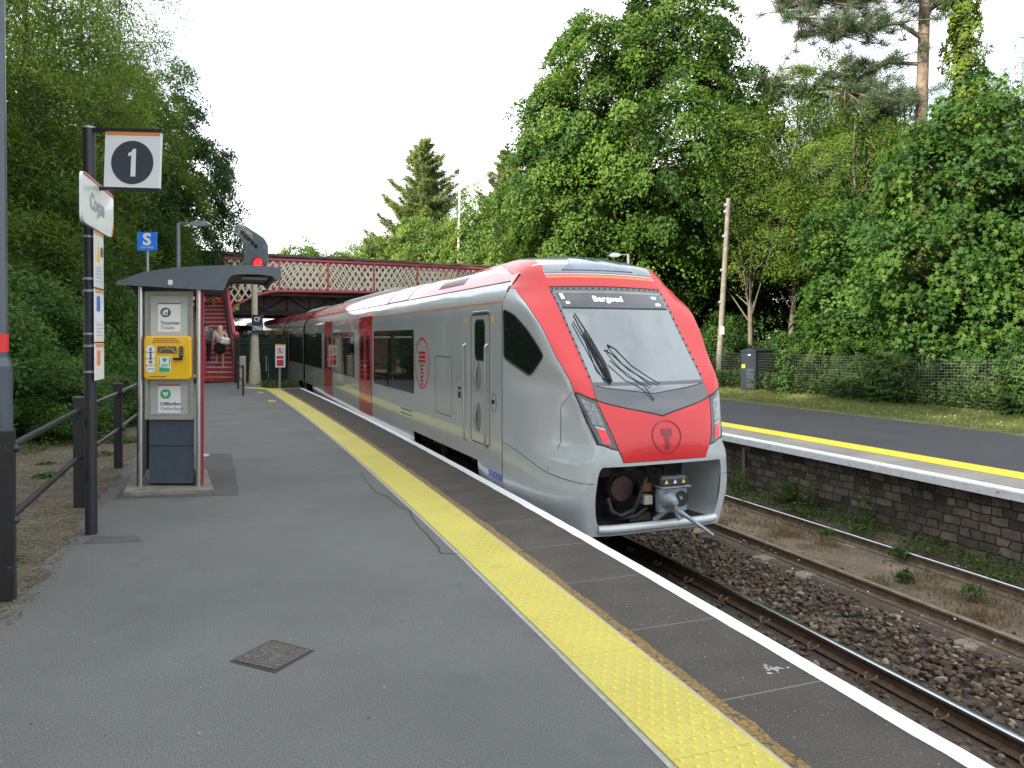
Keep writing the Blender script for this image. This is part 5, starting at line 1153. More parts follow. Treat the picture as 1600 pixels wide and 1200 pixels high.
def crown(lobes, ncl, nl, rc, ls, flat=.45, up=.7, rnd_bias=.0, hollow=.62, droop=.0, gap=0):
    """clumps of leaves spread through the outer part of several lobes; returns leaf points, normals, sizes, tints and clump centres"""
    vol = np.array([(l[3]*l[4]*l[5])**(2/3) for l in lobes]); pick = rng.choice(len(lobes), ncl, p=vol/vol.sum()); L_ = np.array(lobes)[pick]
    d = unit(rng.normal(size=(ncl, 3))); rr = (hollow+(1-hollow)*rng.uniform(size=(ncl, 1))**.7)*(1+rng.normal(0, .07, (ncl, 1)))
    cc = L_[:, :3]+d*rr*L_[:, 3:6]; tint = np.clip(rng.normal(.46, .32, ncl), 0, 1); crad = rc*rng.uniform(.6, 1.35, (ncl, 1))
    spray = unit(d*np.array([1, 1, .5])+np.array([0, 0, up])+rng.normal(0, .25, (ncl, 3)))
    idx = np.repeat(np.arange(ncl), nl); q = unit(rng.normal(size=(len(idx), 3)))*rng.uniform(size=(len(idx), 1))**.45
    sp_n = spray[idx]; q = q-(q*sp_n).sum(1, keepdims=True)*sp_n*(1-flat); P = cc[idx]+q*crad[idx]; P[:, 2] -= droop*(q**2).sum(1)*crad[idx][:, 0]
    N_ = sp_n*1.0+rng.normal(0, .55, (len(idx), 3)); S = ls*rng.uniform(.6, 1.3, len(idx)); t = np.clip(tint[idx]+rng.normal(0, .16, len(idx)), 0, 1)
    return P, N_, S, t, cc
bark = mat('bark_brown', (.070, .055, .042), .9, var=.4, vs=6, bump=.8, bs=18); barkg = mat('bark_grey', (.085, .074, .060), .9, var=.35, vs=7, bump=.6, bs=20)
barkp = mat('pine_bark', (.125, .095, .072), .9, var=.4, vs=5, bump=.9, bs=14)
LM = dict(syc=leaf_mat('sycamore_leaf', (.018, .052, .011), (.090, .165, .024), .34), ash=leaf_mat('ash_leaf', (.028, .070, .012), (.130, .195, .028), .40), dark=leaf_mat('dark_leaf', (.016, .046, .012), (.050, .105, .022), .28),
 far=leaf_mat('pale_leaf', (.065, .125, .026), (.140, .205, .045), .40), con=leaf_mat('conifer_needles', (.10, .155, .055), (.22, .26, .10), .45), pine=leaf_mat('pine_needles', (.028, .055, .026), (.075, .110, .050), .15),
 maple=leaf_mat('maple_leaf', (.012, .044, .009), (.064, .130, .020), .32), ivy=leaf_mat('ivy_leaf', (.010, .034, .008), (.046, .095, .016), .25), ivyl=leaf_mat('ivy_leaf_painted_sun', (.050, .100, .012), (.140, .190, .026), .35), bush=leaf_mat('bush_leaf', (.028, .078, .017), (.085, .160, .030), .36), weed=leaf_mat('weed_leaf', (.034, .075, .018), (.095, .140, .034), .32), dry=leaf_mat('dry_grass', (.12, .085, .045), (.26, .20, .11), .3), grass=leaf_mat('grass_blade', (.085, .125, .028), (.200, .215, .075), .38))  # ivyl is a brighter copy of ivy, sunlight mixed into its leaf colour
def limbs(b, base, top, r0, cc, m, n=26, z0=.25, r1=.25):
    base, top = Vector(base), Vector(top); pts = [base.lerp(top, t)+Vector((random.uniform(-.12, .12), random.uniform(-.12, .12), 0))*(1 if 0 < t < 1 else 0)*min(1, (top-base).length/8) for t in np.linspace(0, 1, 7)]
    b.tube(pts, [r0*(1.25 if i == 0 else 1-.85*i/6) for i in range(7)], m, 9)
    for k in rng.choice(len(cc), min(n, len(cc)), replace=False):
        c = Vector(cc[k]); hz = base.z+(top.z-base.z)*random.uniform(z0, .9); hz = min(hz, max(base.z+.4, c.z-.1)); t = (hz-base.z)/max(.1, top.z-base.z); s = base.lerp(top, t); mid = s.lerp(c, .5)+Vector((random.uniform(-.3, .3), random.uniform(-.3, .3), random.uniform(-.1, .5)))*(c-s).length*.2
        rr = r0*.36*(1-.6*t); b.tube([s, s.lerp(mid, .5)+Z*.06, mid, mid.lerp(c, .6), c], [rr, rr*.75, rr*.55, rr*.3, rr*.1], m, 5, cap=False)
def plant(name, label, cat, loc, lobes, ncl, nl, rc, ls, lm, tm=None, trunk=None, group=None, rz=0, scale=(1, 1, 1), **kw):
    t = thing(name, label, cat, loc, rz, group); t.scale = scale; P, N_, S, tt, cc = crown(lobes, ncl, nl, rc, ls, **kw)
    link('crown' if trunk else 'foliage', leafmesh('foliage', P, N_, S, tm or tmpl_diamond(), LM[lm], tt), t)
    b = MB()
    if trunk: limbs(b, *trunk[:3], cc, *trunk[3:]); b.build('trunk', t, fix=False)
    else:
        for k in rng.choice(len(cc), min(14, len(cc)), replace=False): c = Vector(cc[k]); b.tube([Vector((c.x*.25, c.y*.25, -.1)), Vector((c.x*.7, c.y*.7, c.z*.55)), c], [.03, .02, .008], barkg, 5, cap=False)
        b.build('stem', t, fix=False)
    return t
def XY(px, Y, z=0): return (at(px, 500, Y).x, Y, z)
TG, LG, BG, FG = 'trees behind the opposite platform', 'trees above the left verge', 'bushes along the mesh fence', 'trees beyond the footbridge'
# sycamores (local: base at 0, about 15 m tall)
SY = [(0, 0, 9.2, 4.6, 4.6, 5.2), (-2.6, -.5, 6.2, 3.4, 3.2, 2.8), (2.8, .4, 6.6, 3.2, 3.2, 2.6), (.4, -2.6, 7.4, 3.2, 2.8, 3.0), (-1.2, 1.8, 11.6, 2.8, 2.8, 2.6), (1.4, -.8, 12.4, 2.4, 2.4, 2.6), (-3.4, 0, 9.4, 2.0, 2.2, 1.8), (3.6, -.6, 9.8, 1.9, 2.0, 1.7), (0, -1, 4.4, 3.6, 3.2, 1.6)]
syc = plant('sycamore_tree', 'tallest broad sycamore crown rising behind the train nose with sunlit top', 'tree', XY(1003, 35), SY, 900, 215, .80, .145, 'syc', None, ((0, 0, -.3), (0, 0, 13), .42, bark, 40), TG, scale=(1.16, 1.16, 1.27), flat=.26, droop=.25)
copy_thing(syc, 'lower sycamore left of the tallest one, leaning over the train roof', XY(893, 41), 1.9, (.86, .86, .84), TG)
copy_thing(syc, 'shaded sycamore filling the dark gap between telegraph pole and cabinet', XY(1130, 42), 3.7, (1.0, 1.0, .80), TG)
copy_thing(syc, 'broad sycamore half hidden behind the ivy clad trunk on the right', XY(1480, 44), 5.1, (1.0, 1.0, .74), TG)
dk = plant('sycamore_tree', 'dark sycamore with ragged side branches standing left of the footbridge', 'tree', XY(238, 37), SY, 700, 170, .80, .15, 'dark', None, ((0, 0, -.3), (0, 0, 13), .4, bark, 34), LG, scale=(.80, .80, 1.04), flat=.35, droop=.2)
# ash-like loose trees
AS = [(0, 0, 10.2, 3.0, 3.0, 3.6), (-1.6, .6, 7.6, 2.4, 2.4, 2.6), (1.7, -.4, 8.0, 2.4, 2.4, 2.6), (.2, -1.4, 12.2, 2.0, 2.0, 2.2), (-.6, 1.2, 5.4, 2.6, 2.6, 2.0), (1.2, .8, 5.0, 2.0, 2.4, 1.6)]
ash = plant('ash_tree', 'tall pale ash at the far left rising out of the frame', 'tree', XY(30, 24), AS, 600, 120, .80, .135, 'ash', tmpl_narrow(), ((0, 0, -.2), (.3, 0, 13.4), .26, barkg, 46), LG, scale=(1.15, 1.15, 1.12), flat=.5, droop=.3)
copy_thing(dk, 'dark leafy sycamore low behind the far left ash trunk', XY(20, 27), 2.2, (.95, .95, .62), LG)
copy_thing(dk, 'dark sycamore behind the station name board', XY(130, 32), 4.4, (.8, .8, .74), LG)
copy_thing(ash, 'sunlit ash between the far left tree and the dark sycamore', XY(128, 29), 2.0, (1.0, 1.0, 1.22), LG)
copy_thing(ash, 'slender ash tree directly behind the round number 1 sign panel', XY(205, 33), 4.0, (.85, .85, 1.02), LG)
copy_thing(ash, 'ash tree outside the left edge whose branches reach over the lamp column', XY(-90, 20), 5.0, (1.1, 1.1, .95), LG)
ashr = plant('ash_tree', 'airy ash with sky showing through beside the tallest sycamore', 'tree', XY(1235, 33), AS[:4], 400, 110, .80, .15, 'ash', tmpl_narrow(), ((0, 0, -.2), (.3, 0, 13.4), .16, barkg, 50), TG, scale=(.95, .95, .98), flat=.5, droop=.3)
copy_thing(ashr, 'thin ash in front of the pine trunk with open twiggy crown', XY(1345, 30), 2.4, (.9, .9, .80), TG)
copy_thing(ashr, 'pale ash just right of the tallest sycamore crown', XY(1170, 32), 5.3, (.85, .85, .80), TG)
copy_thing(ashr, 'ash with drooping twigs between telegraph pole top and pine branches', XY(1290, 37), .9, (1.0, 1.0, 1.0), TG)
copy_thing(ashr, 'loose ash crown against the sky right of the ivy clad trunk', XY(1560, 36), 3.2, (1.0, 1.0, 1.02), TG)
copy_thing(ashr, 'open ash crown between pine trunk and ivy clad trunk', XY(1405, 35), 4.7, (.95, .95, 1.02), TG)
copy_thing(ashr, 'tall ash cut by the right picture edge', XY(1640, 32), 1.4, (1.0, 1.0, 1.1), TG)
copy_thing(ashr, 'small loose ash growing at the right edge behind the maple', XY(1585, 34), 4.1, (.9, .9, .86), TG)
# dense dark backing trees low behind the fence
BK = [(0, 0, 3.6, 3.4, 2.6, 3.0), (-2.2, 0, 2.6, 2.6, 2.2, 2.4), (2.4, .3, 2.8, 2.6, 2.2, 2.4), (.3, -.5, 5.4, 2.4, 2.2, 1.8)]
bk = plant('hawthorn_tree', 'dark hawthorn thicket behind the cabinet under the sycamores', 'tree', XY(1255, 36, .1), BK, 420, 80, .66, .19, 'dark', None, ((0, 0, -.2), (0, 0, 5.4), .2, bark, 22), TG, flat=.4)
for k, (px, Yv, sc_, lb) in enumerate(((1340, 38, 1.05, 'hawthorn thicket low between the thin ash and the pine trunk'), (1440, 36, 1.1, 'dense hawthorn wrapped round the foot of the pine trunk'), (1545, 34, 1.1, 'dense hawthorn under the ivy clad trunk at right'), (1640, 30, 1.1, 'hawthorn cut off by the right edge behind the maple'), (1080, 46, 1.2, 'distant hawthorn seen low behind the telegraph pole'), (960, 50, 1.3, 'distant hawthorn hidden low behind the sycamore trunks'))):
    copy_thing(bk, lb, XY(px, Yv, .1), 1.1*k+.6, (sc_, sc_, sc_*(1+.1*(k % 3))), TG)
# maple close to the fence with readable leaves
MP = [(0, 0, 5.2, 2.6, 2.2, 3.0), (-1.4, -.6, 3.6, 1.9, 1.7, 1.9), (1.5, -.2, 4.0, 2.0, 1.8, 2.2), (.2, -.6, 7.4, 1.7, 1.6, 1.6), (-.9, -.4, 6.4, 1.5, 1.4, 1.4), (.4, -1.0, 2.4, 2.0, 1.4, 1.2)]
mpt = plant('maple_tree', 'bright green maple with large lobed leaves overhanging the mesh fence at right', 'tree', XY(1500, 22.6), MP, 235, 95, .74, .175, 'maple', tmpl_maple(), ((0, 0, -.2), (0, 0, 7.4), .17, barkg, 24), TG, scale=(1.0, 1.0, 1.08), flat=.22, droop=.35)
copy_thing(mpt, 'maple sapling leaning in from the right picture edge beside the fence', XY(1640, 22), 2.3, (.95, .95, .92), TG)
copy_thing(mpt, 'smaller maple left of the bright one with branches low over the wire', XY(1335, 27), 4.3, (.86, .86, .80), TG)
# Scots pine: bare reddish trunk, needle clumps on side limbs
p0 = XY(1441, 31); r = thing('pine_tree', 'Scots pine with bare reddish trunk and dark needle clumps reaching left', 'tree', p0, group=TG); p0 = Vector(p0); b = MB()
def fpx(px, py, dy=0): return at(px, py, 31)+Vector((0, dy, 0))-p0
b.tube([(0, 0, -.2), fpx(1437, 400), fpx(1439, 200), fpx(1445, 0), fpx(1447, -140)], [.36, .28, .24, .21, .14], barkp, 12)
PC = []
for (bx, by), pts, dy in (((1441, 60), ((1400, 40), (1340, 55), (1290, 65), (1235, 45)), -1.0), ((1441, 100), ((1390, 95), (1330, 130), (1270, 135), (1215, 120)), .8), ((1440, -20), ((1390, -10), (1330, 5), (1270, 0), (1220, 15)), .2), ((1443, -60), ((1400, -70), (1350, -40), (1300, -50)), -1.5), ((1440, 140), ((1400, 160), (1360, 185), (1310, 150)), -.6), ((1446, 20), ((1475, 0), (1500, -20)), 1.0), ((1446, -80), ((1480, -95), (1520, -70)), -.8), ((1443, -120), ((1430, -160), (1400, -150)), .3)):
    pl = [fpx(bx, by)]+[fpx(x, y, dy*(i+1)/len(pts)) for i, (x, y) in enumerate(pts)]; b.tube(pl, [.10]+[.10*(1-(i+1)/(len(pts)+.6)) for i in range(len(pts))], barkp, 6, cap=False)
    for i in range(1, len(pl)):
        for k in range(34 if i > 1 else 6):
            e_ = pl[i].lerp(pl[i-1], random.uniform(0, .9))+Vector((random.gauss(0, .52), random.gauss(0, .6), random.gauss(.15, .36))); PC.append(e_); b.tube([pl[i], pl[i].lerp(e_, .5)+Z*.05, e_], [.03, .02, .01], barkp, 4, cap=False)
b.build('trunk', r, fix=False)
PC = np.array(PC); idx = np.repeat(np.arange(len(PC)), 230); d = unit(rng.normal(size=(len(idx), 3))+np.array([0, 0, .35])); rad = rng.uniform(.03, .34, (len(idx), 1)); P = PC[idx]+d*rad*np.array([1.15, 1.15, .75])
link('crown', leafmesh('crown', P, np.cross(d, rng.normal(size=d.shape)), rng.uniform(.10, .16, len(P)), tmpl_needle(), LM['pine'], np.clip(rng.normal(.5, .25, len(P)), 0, 1), T=d), r)
# ivy-clad trunk
def ivy_post(name, label, cat, loc, pts, rad, n, ls, lm, group=None, tm=None, core=.14):
    r = thing(name, label, cat, loc, group=group); b = MB(); pts = [Vector(p) for p in pts]; b.tube(pts, [core]*len(pts), bark, 8); b.build('trunk', r)
    t = rng.uniform(size=n)*(len(pts)-1); i = np.minimum(t.astype(int), len(pts)-2); f = (t-i)[:, None]; A = np.array([p[:] for p in pts]); c = A[i]*(1-f)+A[i+1]*f
    a = rng.uniform(0, 2*math.pi, n); bumpy = 1+.38*np.sin(t*9+a*2)+.25*np.sin(t*23-a*3); rr = rad*bumpy*rng.uniform(.75, 1.1, n); d = np.stack([np.cos(a), np.sin(a), np.zeros(n)], 1)
    P = c+d*rr[:, None]; link('foliage', leafmesh('foliage', P, d+np.array([0, 0, .5])+rng.normal(0, .35, (n, 3)), ls*rng.uniform(.6, 1.3, n), tm or tmpl_diamond(), LM[lm], np.clip(rng.normal(.5, .25, n), 0, 1)), r); return r
p0 = Vector(XY(1510, 31)); f31 = lambda px, py: at(px, py, 31)-p0
ivy_post('ivy_clad_tree', 'tall straight trunk clad in ivy tinted a sunlit yellow green near the right edge', 'tree', p0, [(0, 0, 0), f31(1512, 300), f31(1508, 150), f31(1503, 0), f31(1498, -150)], .60, 17000, .17, 'ivyl', TG, core=.3)
ivy_post('ivy_clad_tree', 'slim ivy covered stem between the pine and the sycamore', 'tree', XY(1395, 36), [(0, 0, 0), (.2, 0, 6), (-.1, 0, 12.5)], .36, 4200, .15, 'ivy', TG, core=.16)
# dry twiggy tree by the pole
# bushes along the fence
BS = [(0, 0, 1.1, 1.5, 1.1, 1.1), (-.9, -.2, .7, 1.0, .9, .8), (1.0, .1, .8, 1.0, .9, .8), (.2, -.1, 1.9, .9, .8, .7)]
bs = plant('hedge_bush', 'leafy green bush between telegraph pole and dark cabinet', 'bush', (8.5, 30.9, 0), BS, 160, 100, .40, .095, 'ivy', None, None, BG, flat=.4)
pos = []
for k, (px, Yv, s, lb) in enumerate(((1225, 28.6, .95, 'bush pressed against the right side of the dark cabinet'), (1262, 27.5, .85, 'low bush behind the wire between cabinet and first ivy post'), (1300, 26.5, 1.0, 'tall bush spilling over the wire at the first ivy post'), (1345, 24.6, .75, 'small bush behind the sagging middle of the wire'), (1392, 23.6, .8, 'bush left of the thick ivy covered post'), (1462, 22.2, .7, 'low dark bush behind the wire under the maple'), (1520, 21.4, .72, 'low bush behind the wire near the right edge'), (1578, 20.3, .8, 'bush behind the ivy post nearest the right edge'), (1140, 33.5, 1.1, 'tall bush behind the foot of the telegraph pole'), (1640, 19.5, .9, 'bush outside the right edge beside the last fence post'))):
    copy_thing(bs, lb, XY(px, Yv, .0), k*1.3, (s, s, s*random.uniform(.9, 1.2)), BG)
# ivy on fence posts
for k, (Yv, n, rad, lb) in enumerate(((19.6, 1500, .30, 'first ivy bush wrapped round a fence post right of the cabinet'), (16.0, 2600, .42, 'thick ivy column swallowing the fence post in the middle'), (12.5, 2200, .38, 'ivy covered fence post close to the right edge'))):
    q = OP(Yv, 14.70, 0); ivy_post('ivy_plant', lb, 'ivy', q, [(0, 0, .02), (0, 0, .7), (0, 0, 1.55)], rad, n, .10, 'ivy', 'ivy on the fence posts', core=.05)
# left bank bushes
LB = 'bushes on the left bank'
lbs = plant('bank_bush', 'large green bush behind the fence at the far left edge', 'bush', XY(20, 17.5), BS, 260, 150, .42, .066, 'bush', None, None, LB, scale=(1.5, 1.5, 1.35), flat=.4)
for k, (px, Yv, s, sz, lb) in enumerate(((88, 23, 1.35, 1.9, 'tall bush left of the platform sign post'), (130, 27, 1.4, 1.7, 'bush far back directly behind the platform sign post'), (50, 23.5, 2.0, 2.3, 'tallest bush rising behind the far left ones'), (-70, 14.5, 1.4, 1.5, 'bush cut off by the left picture edge beside the lamp column'), (120, 29, 2.0, 2.2, 'broad bush far back beneath the slender ash'), (190, 33, 1.4, 1.8, 'bush glimpsed between sign post and kiosk'), (318, 52, 2.2, 2.0, 'dark bush behind the top of the red stairs'), (90, 14.5, .8, .62, 'low bramble mound beside the footpath'), (150, 16, .7, .45, 'smallest bramble mound at the fence foot'))):
    copy_thing(lbs, lb, XY(px, Yv, .0), k*1.7, (s, s, sz), LB)
# beyond the bridge
for k, (px, Yv, s, lb) in enumerate(((470, 70, 1.75, 'pale bush under the bridge behind the signal post'), (410, 62, 1.5, 'pale bush beside the low white roof'), (540, 75, 1.9, 'pale bush under the bridge above the train'))):
    copy_thing(lbs, lb, XY(px, Yv, -1), k, (s*1.6, s*1.6, s*1.3), FG)
FR = [(0, 0, 6.4, 3.8, 3.4, 4.2), (-2.2, 0, 4.6, 2.8, 2.8, 3.2), (2.4, .2, 5.0, 2.8, 2.8, 3.2), (.4, -.4, 9.2, 2.3, 2.3, 2.0), (-1.4, .2, 8.2, 1.7, 1.7, 1.6), (1.7, 0, 8.0, 1.6, 1.6, 1.5)]
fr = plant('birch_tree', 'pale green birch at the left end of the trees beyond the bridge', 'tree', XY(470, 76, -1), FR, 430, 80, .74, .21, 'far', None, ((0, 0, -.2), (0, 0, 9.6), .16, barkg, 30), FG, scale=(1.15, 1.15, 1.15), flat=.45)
for k, (px, Yv, s, sz, lb) in enumerate(((535, 78, 1.0, 1.12, 'rounded pale tree second from the left beyond the bridge'), (590, 74, 1.15, 1.22, 'pale tree below the left side of the pointed conifer'), (655, 68, 1.1, 1.30, 'leafy pale tree in front of the pointed conifer'), (712, 66, 1.0, 1.22, 'pale tree with bare stems beside the grey mast'), (765, 64, 1.15, 1.42, 'bushy tree between the grey mast and second conifer'), (818, 58, 1.1, 1.40, 'bushy tree touching the lower left of the sycamores'), (410, 84, 1.2, .95, 'lowest pale tree behind the signal head'), (865, 66, 1.2, 1.55, 'tall pale tree partly hidden behind the lower sycamore'))):
    copy_thing(fr, lb, XY(px, Yv, -1), k*.9+.4, (s, s, sz), FG)
def conifer(label, loc, H, Rr, group, seed):
    r = thing('conifer_tree', label, 'tree', loc, group=group); rn = np.random.default_rng(seed); b = MB(); b.tube([(0, 0, -.2), (0, 0, H*.6), (0, 0, H)], [.3, .17, .02], bark, 8); Pn = []; Tn = []; Nn = []
    z = H*.16
    while z < H-.15:
        fr_ = 1-(z-H*.16)/(H*.84); nb = max(3, int(4+6*fr_)); L0 = Rr*(fr_**.8)*rn.uniform(.8, 1.12)+.15
        for k in range(nb):
            a = rn.uniform(0, 6.28); L_ = L0*rn.uniform(.45, 1.18); dv = np.array([math.cos(a), math.sin(a), 0.]); pts = []
            for t in np.linspace(0, 1, 6): pts.append(np.array([0, 0, z])+dv*L_*t+np.array([0, 0, -.10*L_*math.sin(t*2.4)+.42*L_*t*t]))
            b.tube(pts, [.05*(1-.15*i)*fr_+.01 for i in range(6)], bark, 4, cap=False); n = int(46+64*L_)
            t = rn.uniform(.15, 1.02, n); i = np.minimum((t*5).astype(int), 4); f = (t*5-i)[:, None]; A = np.array(pts); c = A[i]*(1-f)+A[i+1]*f; side = np.array([-dv[1], dv[0], 0]); w_ = (1-t)[:, None]*.45*L_*rn.uniform(-1, 1, (n, 1)); c = c+side*w_+rn.normal(0, .09, (n, 3)); Pn.append(c); T_ = dv*.8+side*np.sign(w_)*.6+np.array([0, 0, .45])+rn.normal(0, .3, (n, 3)); Tn.append(T_); Nn.append(np.array([0, 0, 1.])+rn.normal(0, .4, (n, 3)))
        z += .26+.22*fr_
    P = np.concatenate(Pn); b.build('trunk', r, fix=False); link('crown', leafmesh('crown', P, np.concatenate(Nn), rn.uniform(.35, .62, len(P)), (np.array([(-.10, -.5, 0), (.10, -.5, 0), (.05, .55, .06), (-.05, .55, .06)]), [(0, 1, 2, 3)]), LM['con'], np.clip(rn.normal(.5, .25, len(P)), 0, 1), T=np.concatenate(Tn)), r); return r
conifer('pointed dark conifer standing tallest above the far end of the train', XY(664, 74, -1), 23.0, 8.6, FG, 3)
conifer('second conifer top showing right of the pale mast', XY(788, 80, -1), 23.4, 7.4, FG, 8)
# trees added out of the picture on the left to shade the station
for k, (X_, Y_, s, sz) in enumerate(((-15, 4, 1.15, .98), (-19.5, 10.5, 1.1, 1.05), (-14, -3, 1.2, .98), (-15, -10, 1.2, 1.0), (-10, -17, 1.2, 1.05), (-3, -24, 1.2, 1.05), (-22, -1, 1.3, 1.15), (-25, 17, 1.1, 1.0), (-21, -9.5, 1.25, 1.15), (-20, -17, 1.3, 1.1))):
    copy_thing(dk, 'dark sycamore added outside the picture on the left, shading the station', (X_, Y_, .2), k*1.1, (s, s, sz), 'trees added outside the picture to shade the station')
# ---------------------------------------------------------------- grass, weeds, ground cover (nobody could count these)
def scatter(name, n, samp, ls, lm, tm, up=1.0, upright=False):
    P = np.array([samp() for _ in range(n)]); m = len(P)
    if upright: T = np.array([0, 0, 1.])+rng.normal(0, .35, (m, 3)); N_ = rng.normal(size=(m, 3)); N_[:, 2] *= .2
    else: T = None; N_ = np.array([0, 0, up])+rng.normal(0, .5, (m, 3))
    me = leafmesh(name, P, N_, ls*rng.uniform(.5, 1.4, m), tm, LM[lm], None, T=T); return link(name, me, None, 'stuff')
blade = (np.array([(-.07, 0, 0), (.07, 0, 0), (.03, 1, .18), (-.03, 1, .18)]), [(0, 1, 2, 3)])
def sOP(y0, y1, o0, o1, z0, z1=None, dens=1.0):
    def f():
        Yv = y0+(y1-y0)*random.random()**dens; o = random.uniform(o0, o1); p = OP(Yv, o, 0); return (p.x, p.y, z0 if z1 is None else random.uniform(z0, z1))
    return f
scatter('verge_grass', 42000, sOP(9, 36, 11.6, 14.9, .03), .085, 'grass', blade, upright=True)
wh = MB(); dz = mat('daisy_white', (.75, .75, .72), .6)
for k in range(420):
    p = OP(random.uniform(10, 34), random.gauss(12.4, .5), 0); s = .012; wh.add([(p.x-s, p.y, .10), (p.x, p.y-s, .115), (p.x+s, p.y, .10), (p.x, p.y+s, .115)], [(0, 1, 2, 3)], dz)
wh.build('daisies', kind='stuff', fix=False)
def clumps(cl, nper, rad, z0, h):
    def f():
        c = random.choice(cl); a = random.uniform(0, 6.28); q = rad*c[2]*random.random()**.6; return (c[0]+q*math.cos(a), c[1]+q*math.sin(a), z0+h*c[2]*random.random()*(1-.6*q/(rad*c[2])))
    return f
cw = [(*OP(random.uniform(6, 22), random.uniform(5.55, 6.12), 0)[:2], random.uniform(.5, 1.25)) for _ in range(95)]
scatter('trackside_weeds', 17000, clumps(cw, 1, .36, ZR-.04, .20), .045, 'weed', tmpl_diamond())
cw2 = [(*OP(random.uniform(9, 18), random.uniform(5.85, 6.12), 0)[:2], random.uniform(.7, 1.2)) for _ in range(14)]
scatter('trackside_weeds', 3000, clumps(cw2, 1, .16, ZR, .62), .05, 'weed', tmpl_diamond())
cd = [(*OP(random.uniform(-1, 16), random.gauss(4.75, .4), 0)[:2], random.uniform(.3, 1.1)) for _ in range(120)]
scatter('dry_track_grass', 12000, clumps(cd, 1, .34, ZR-.14, .02), .075, 'dry', blade, upright=True)
ct = [(*OP(Yv, o, 0)[:2], s) for Yv, o, s in ((8.3, 5.30, .5), (6.9, 4.75, .6), (7.6, 4.55, .4), (9.4, 5.2, .45), (5.6, 4.3, .35))]
scatter('track_weeds', 700, clumps(ct, 1, .24, ZR-.06, .32), .085, 'weed', tmpl_narrow())
# purple weed bloom speckle among the ballast edge
pu = MB(); pm_ = mat('weed_purple', (.13, .035, .055), .8)
for k in range(1400):
    p = OP(random.uniform(-1, 14), random.gauss(3.62, .12) if k % 3 else random.gauss(5.75, .15), ZR-.09+random.uniform(0, .10)); s = random.uniform(.005, .013); a = random.uniform(0, 6.28); pu.add([(p.x+s*math.cos(a+j*2.1), p.y+s*math.sin(a+j*2.1), p.z+random.uniform(-s, s)) for j in range(3)], [(0, 1, 2)], pm_ if k % 5 else dz)
pu.build('purple_weeds', kind='stuff', fix=False)
cv = [(*OP(random.uniform(4.5, 30), random.uniform(-7.6, -5.1), 0)[:2], random.uniform(.3, 1.2)) for _ in range(70)]
scatter('verge_weeds', 16000, clumps(cv, 1, .36, .0, .16), .05, 'weed', tmpl_diamond())
scatter('verge_litter', 21000, sOP(4.0, 18, -6.9, -4.70, .006, .03, 1.4), .036, 'dry', tmpl_narrow(), up=1.4)
cl2 = [(*OP(random.uniform(8, 34), random.uniform(-12.5, -8.5), 0)[:2], random.uniform(.5, 1.3)) for _ in range(130)]
scatter('bank_undergrowth', 34000, clumps(cl2, 1, .62, .02, .62), .095, 'bush', tmpl_diamond())
cw3 = [(*OP(random.uniform(29.4, 34), random.uniform(-1.2, -.1), 0)[:2], random.uniform(.5, 1.1)) for _ in range(26)]
scatter('trackside_weeds', 3600, clumps(cw3, 1, .40, -.12, .42), .10, 'weed', tmpl_narrow())
scatter('fence_undergrowth', 26000, sOP(8, 34, 14.3, 16.6, .02, .75), .10, 'ivy', tmpl_diamond())

# ------------------------------------------------------------------ people on the stairs
def person(label, loc, face, joints, edges, radii, skin, parts, h=1.0, group=None):
    """one continuous skinned body grown on a posed skeleton; clothes are children"""
    r = thing('person', label, 'person', loc, face, group)
    def grow(nm, J, E_, Rd, m, sub=1):
        me = bpy.data.meshes.new(nm); me.from_pydata([J[k] for k in J], [], [(list(J).index(a), list(J).index(b_)) for a, b_ in E_]); o = bpy.data.objects.new(nm, me); C.objects.link(o)
        md = o.modifiers.new('skin', 'SKIN'); sv = me.skin_vertices[0].data if me.skin_vertices else None
        if sv is None:
            bm = bmesh.new(); bm.from_mesh(me); bm.verts.layers.skin.verify(); bm.to_mesh(me); bm.free(); sv = me.skin_vertices[0].data
        for i, k in enumerate(J): rr = Rd[k]; sv[i].radius = rr if isinstance(rr, tuple) else (rr, rr); sv[i].use_root = (i == 0)
        md2 = o.modifiers.new('sub', 'SUBSURF'); md2.levels = md2.render_levels = sub
        dg = bpy.context.evaluated_depsgraph_get(); m2 = bpy.data.meshes.new_from_object(o.evaluated_get(dg)); bpy.data.objects.remove(o)
        m2.name = nm; m2.materials.clear(); m2.materials.append(m); m2.polygons.foreach_set('use_smooth', [True]*len(m2.polygons)); return link(nm, m2, r)
    grow('body', joints, edges, radii, skin, 2)
    for nm, J, E_, Rd, m in parts: grow(nm, J, E_, Rd, m, 2)
    r.scale = (h, h, h); return r
skinm = mat('skin_light', (.50, .30, .21), .55, var=.06, vs=20); hair = mat('hair_blonde', (.55, .44, .26), .6, var=.25, vs=40); topm = mat('top_pale_pink', (.52, .45, .44), .8, var=.08, vs=20); skirt = mat('skirt_black', (.010, .010, .012), .85); bagm = mat('bag_white', (.72, .72, .70), .6, var=.06, vs=14); shoe = mat('shoe_dark', (.03, .027, .025), .7); greyt = mat('jacket_grey', (.13, .14, .15), .85, var=.1, vs=20); trous = mat('trousers_navy', (.02, .024, .035), .85); tan_ = mat('trousers_tan', (.30, .24, .13), .85)
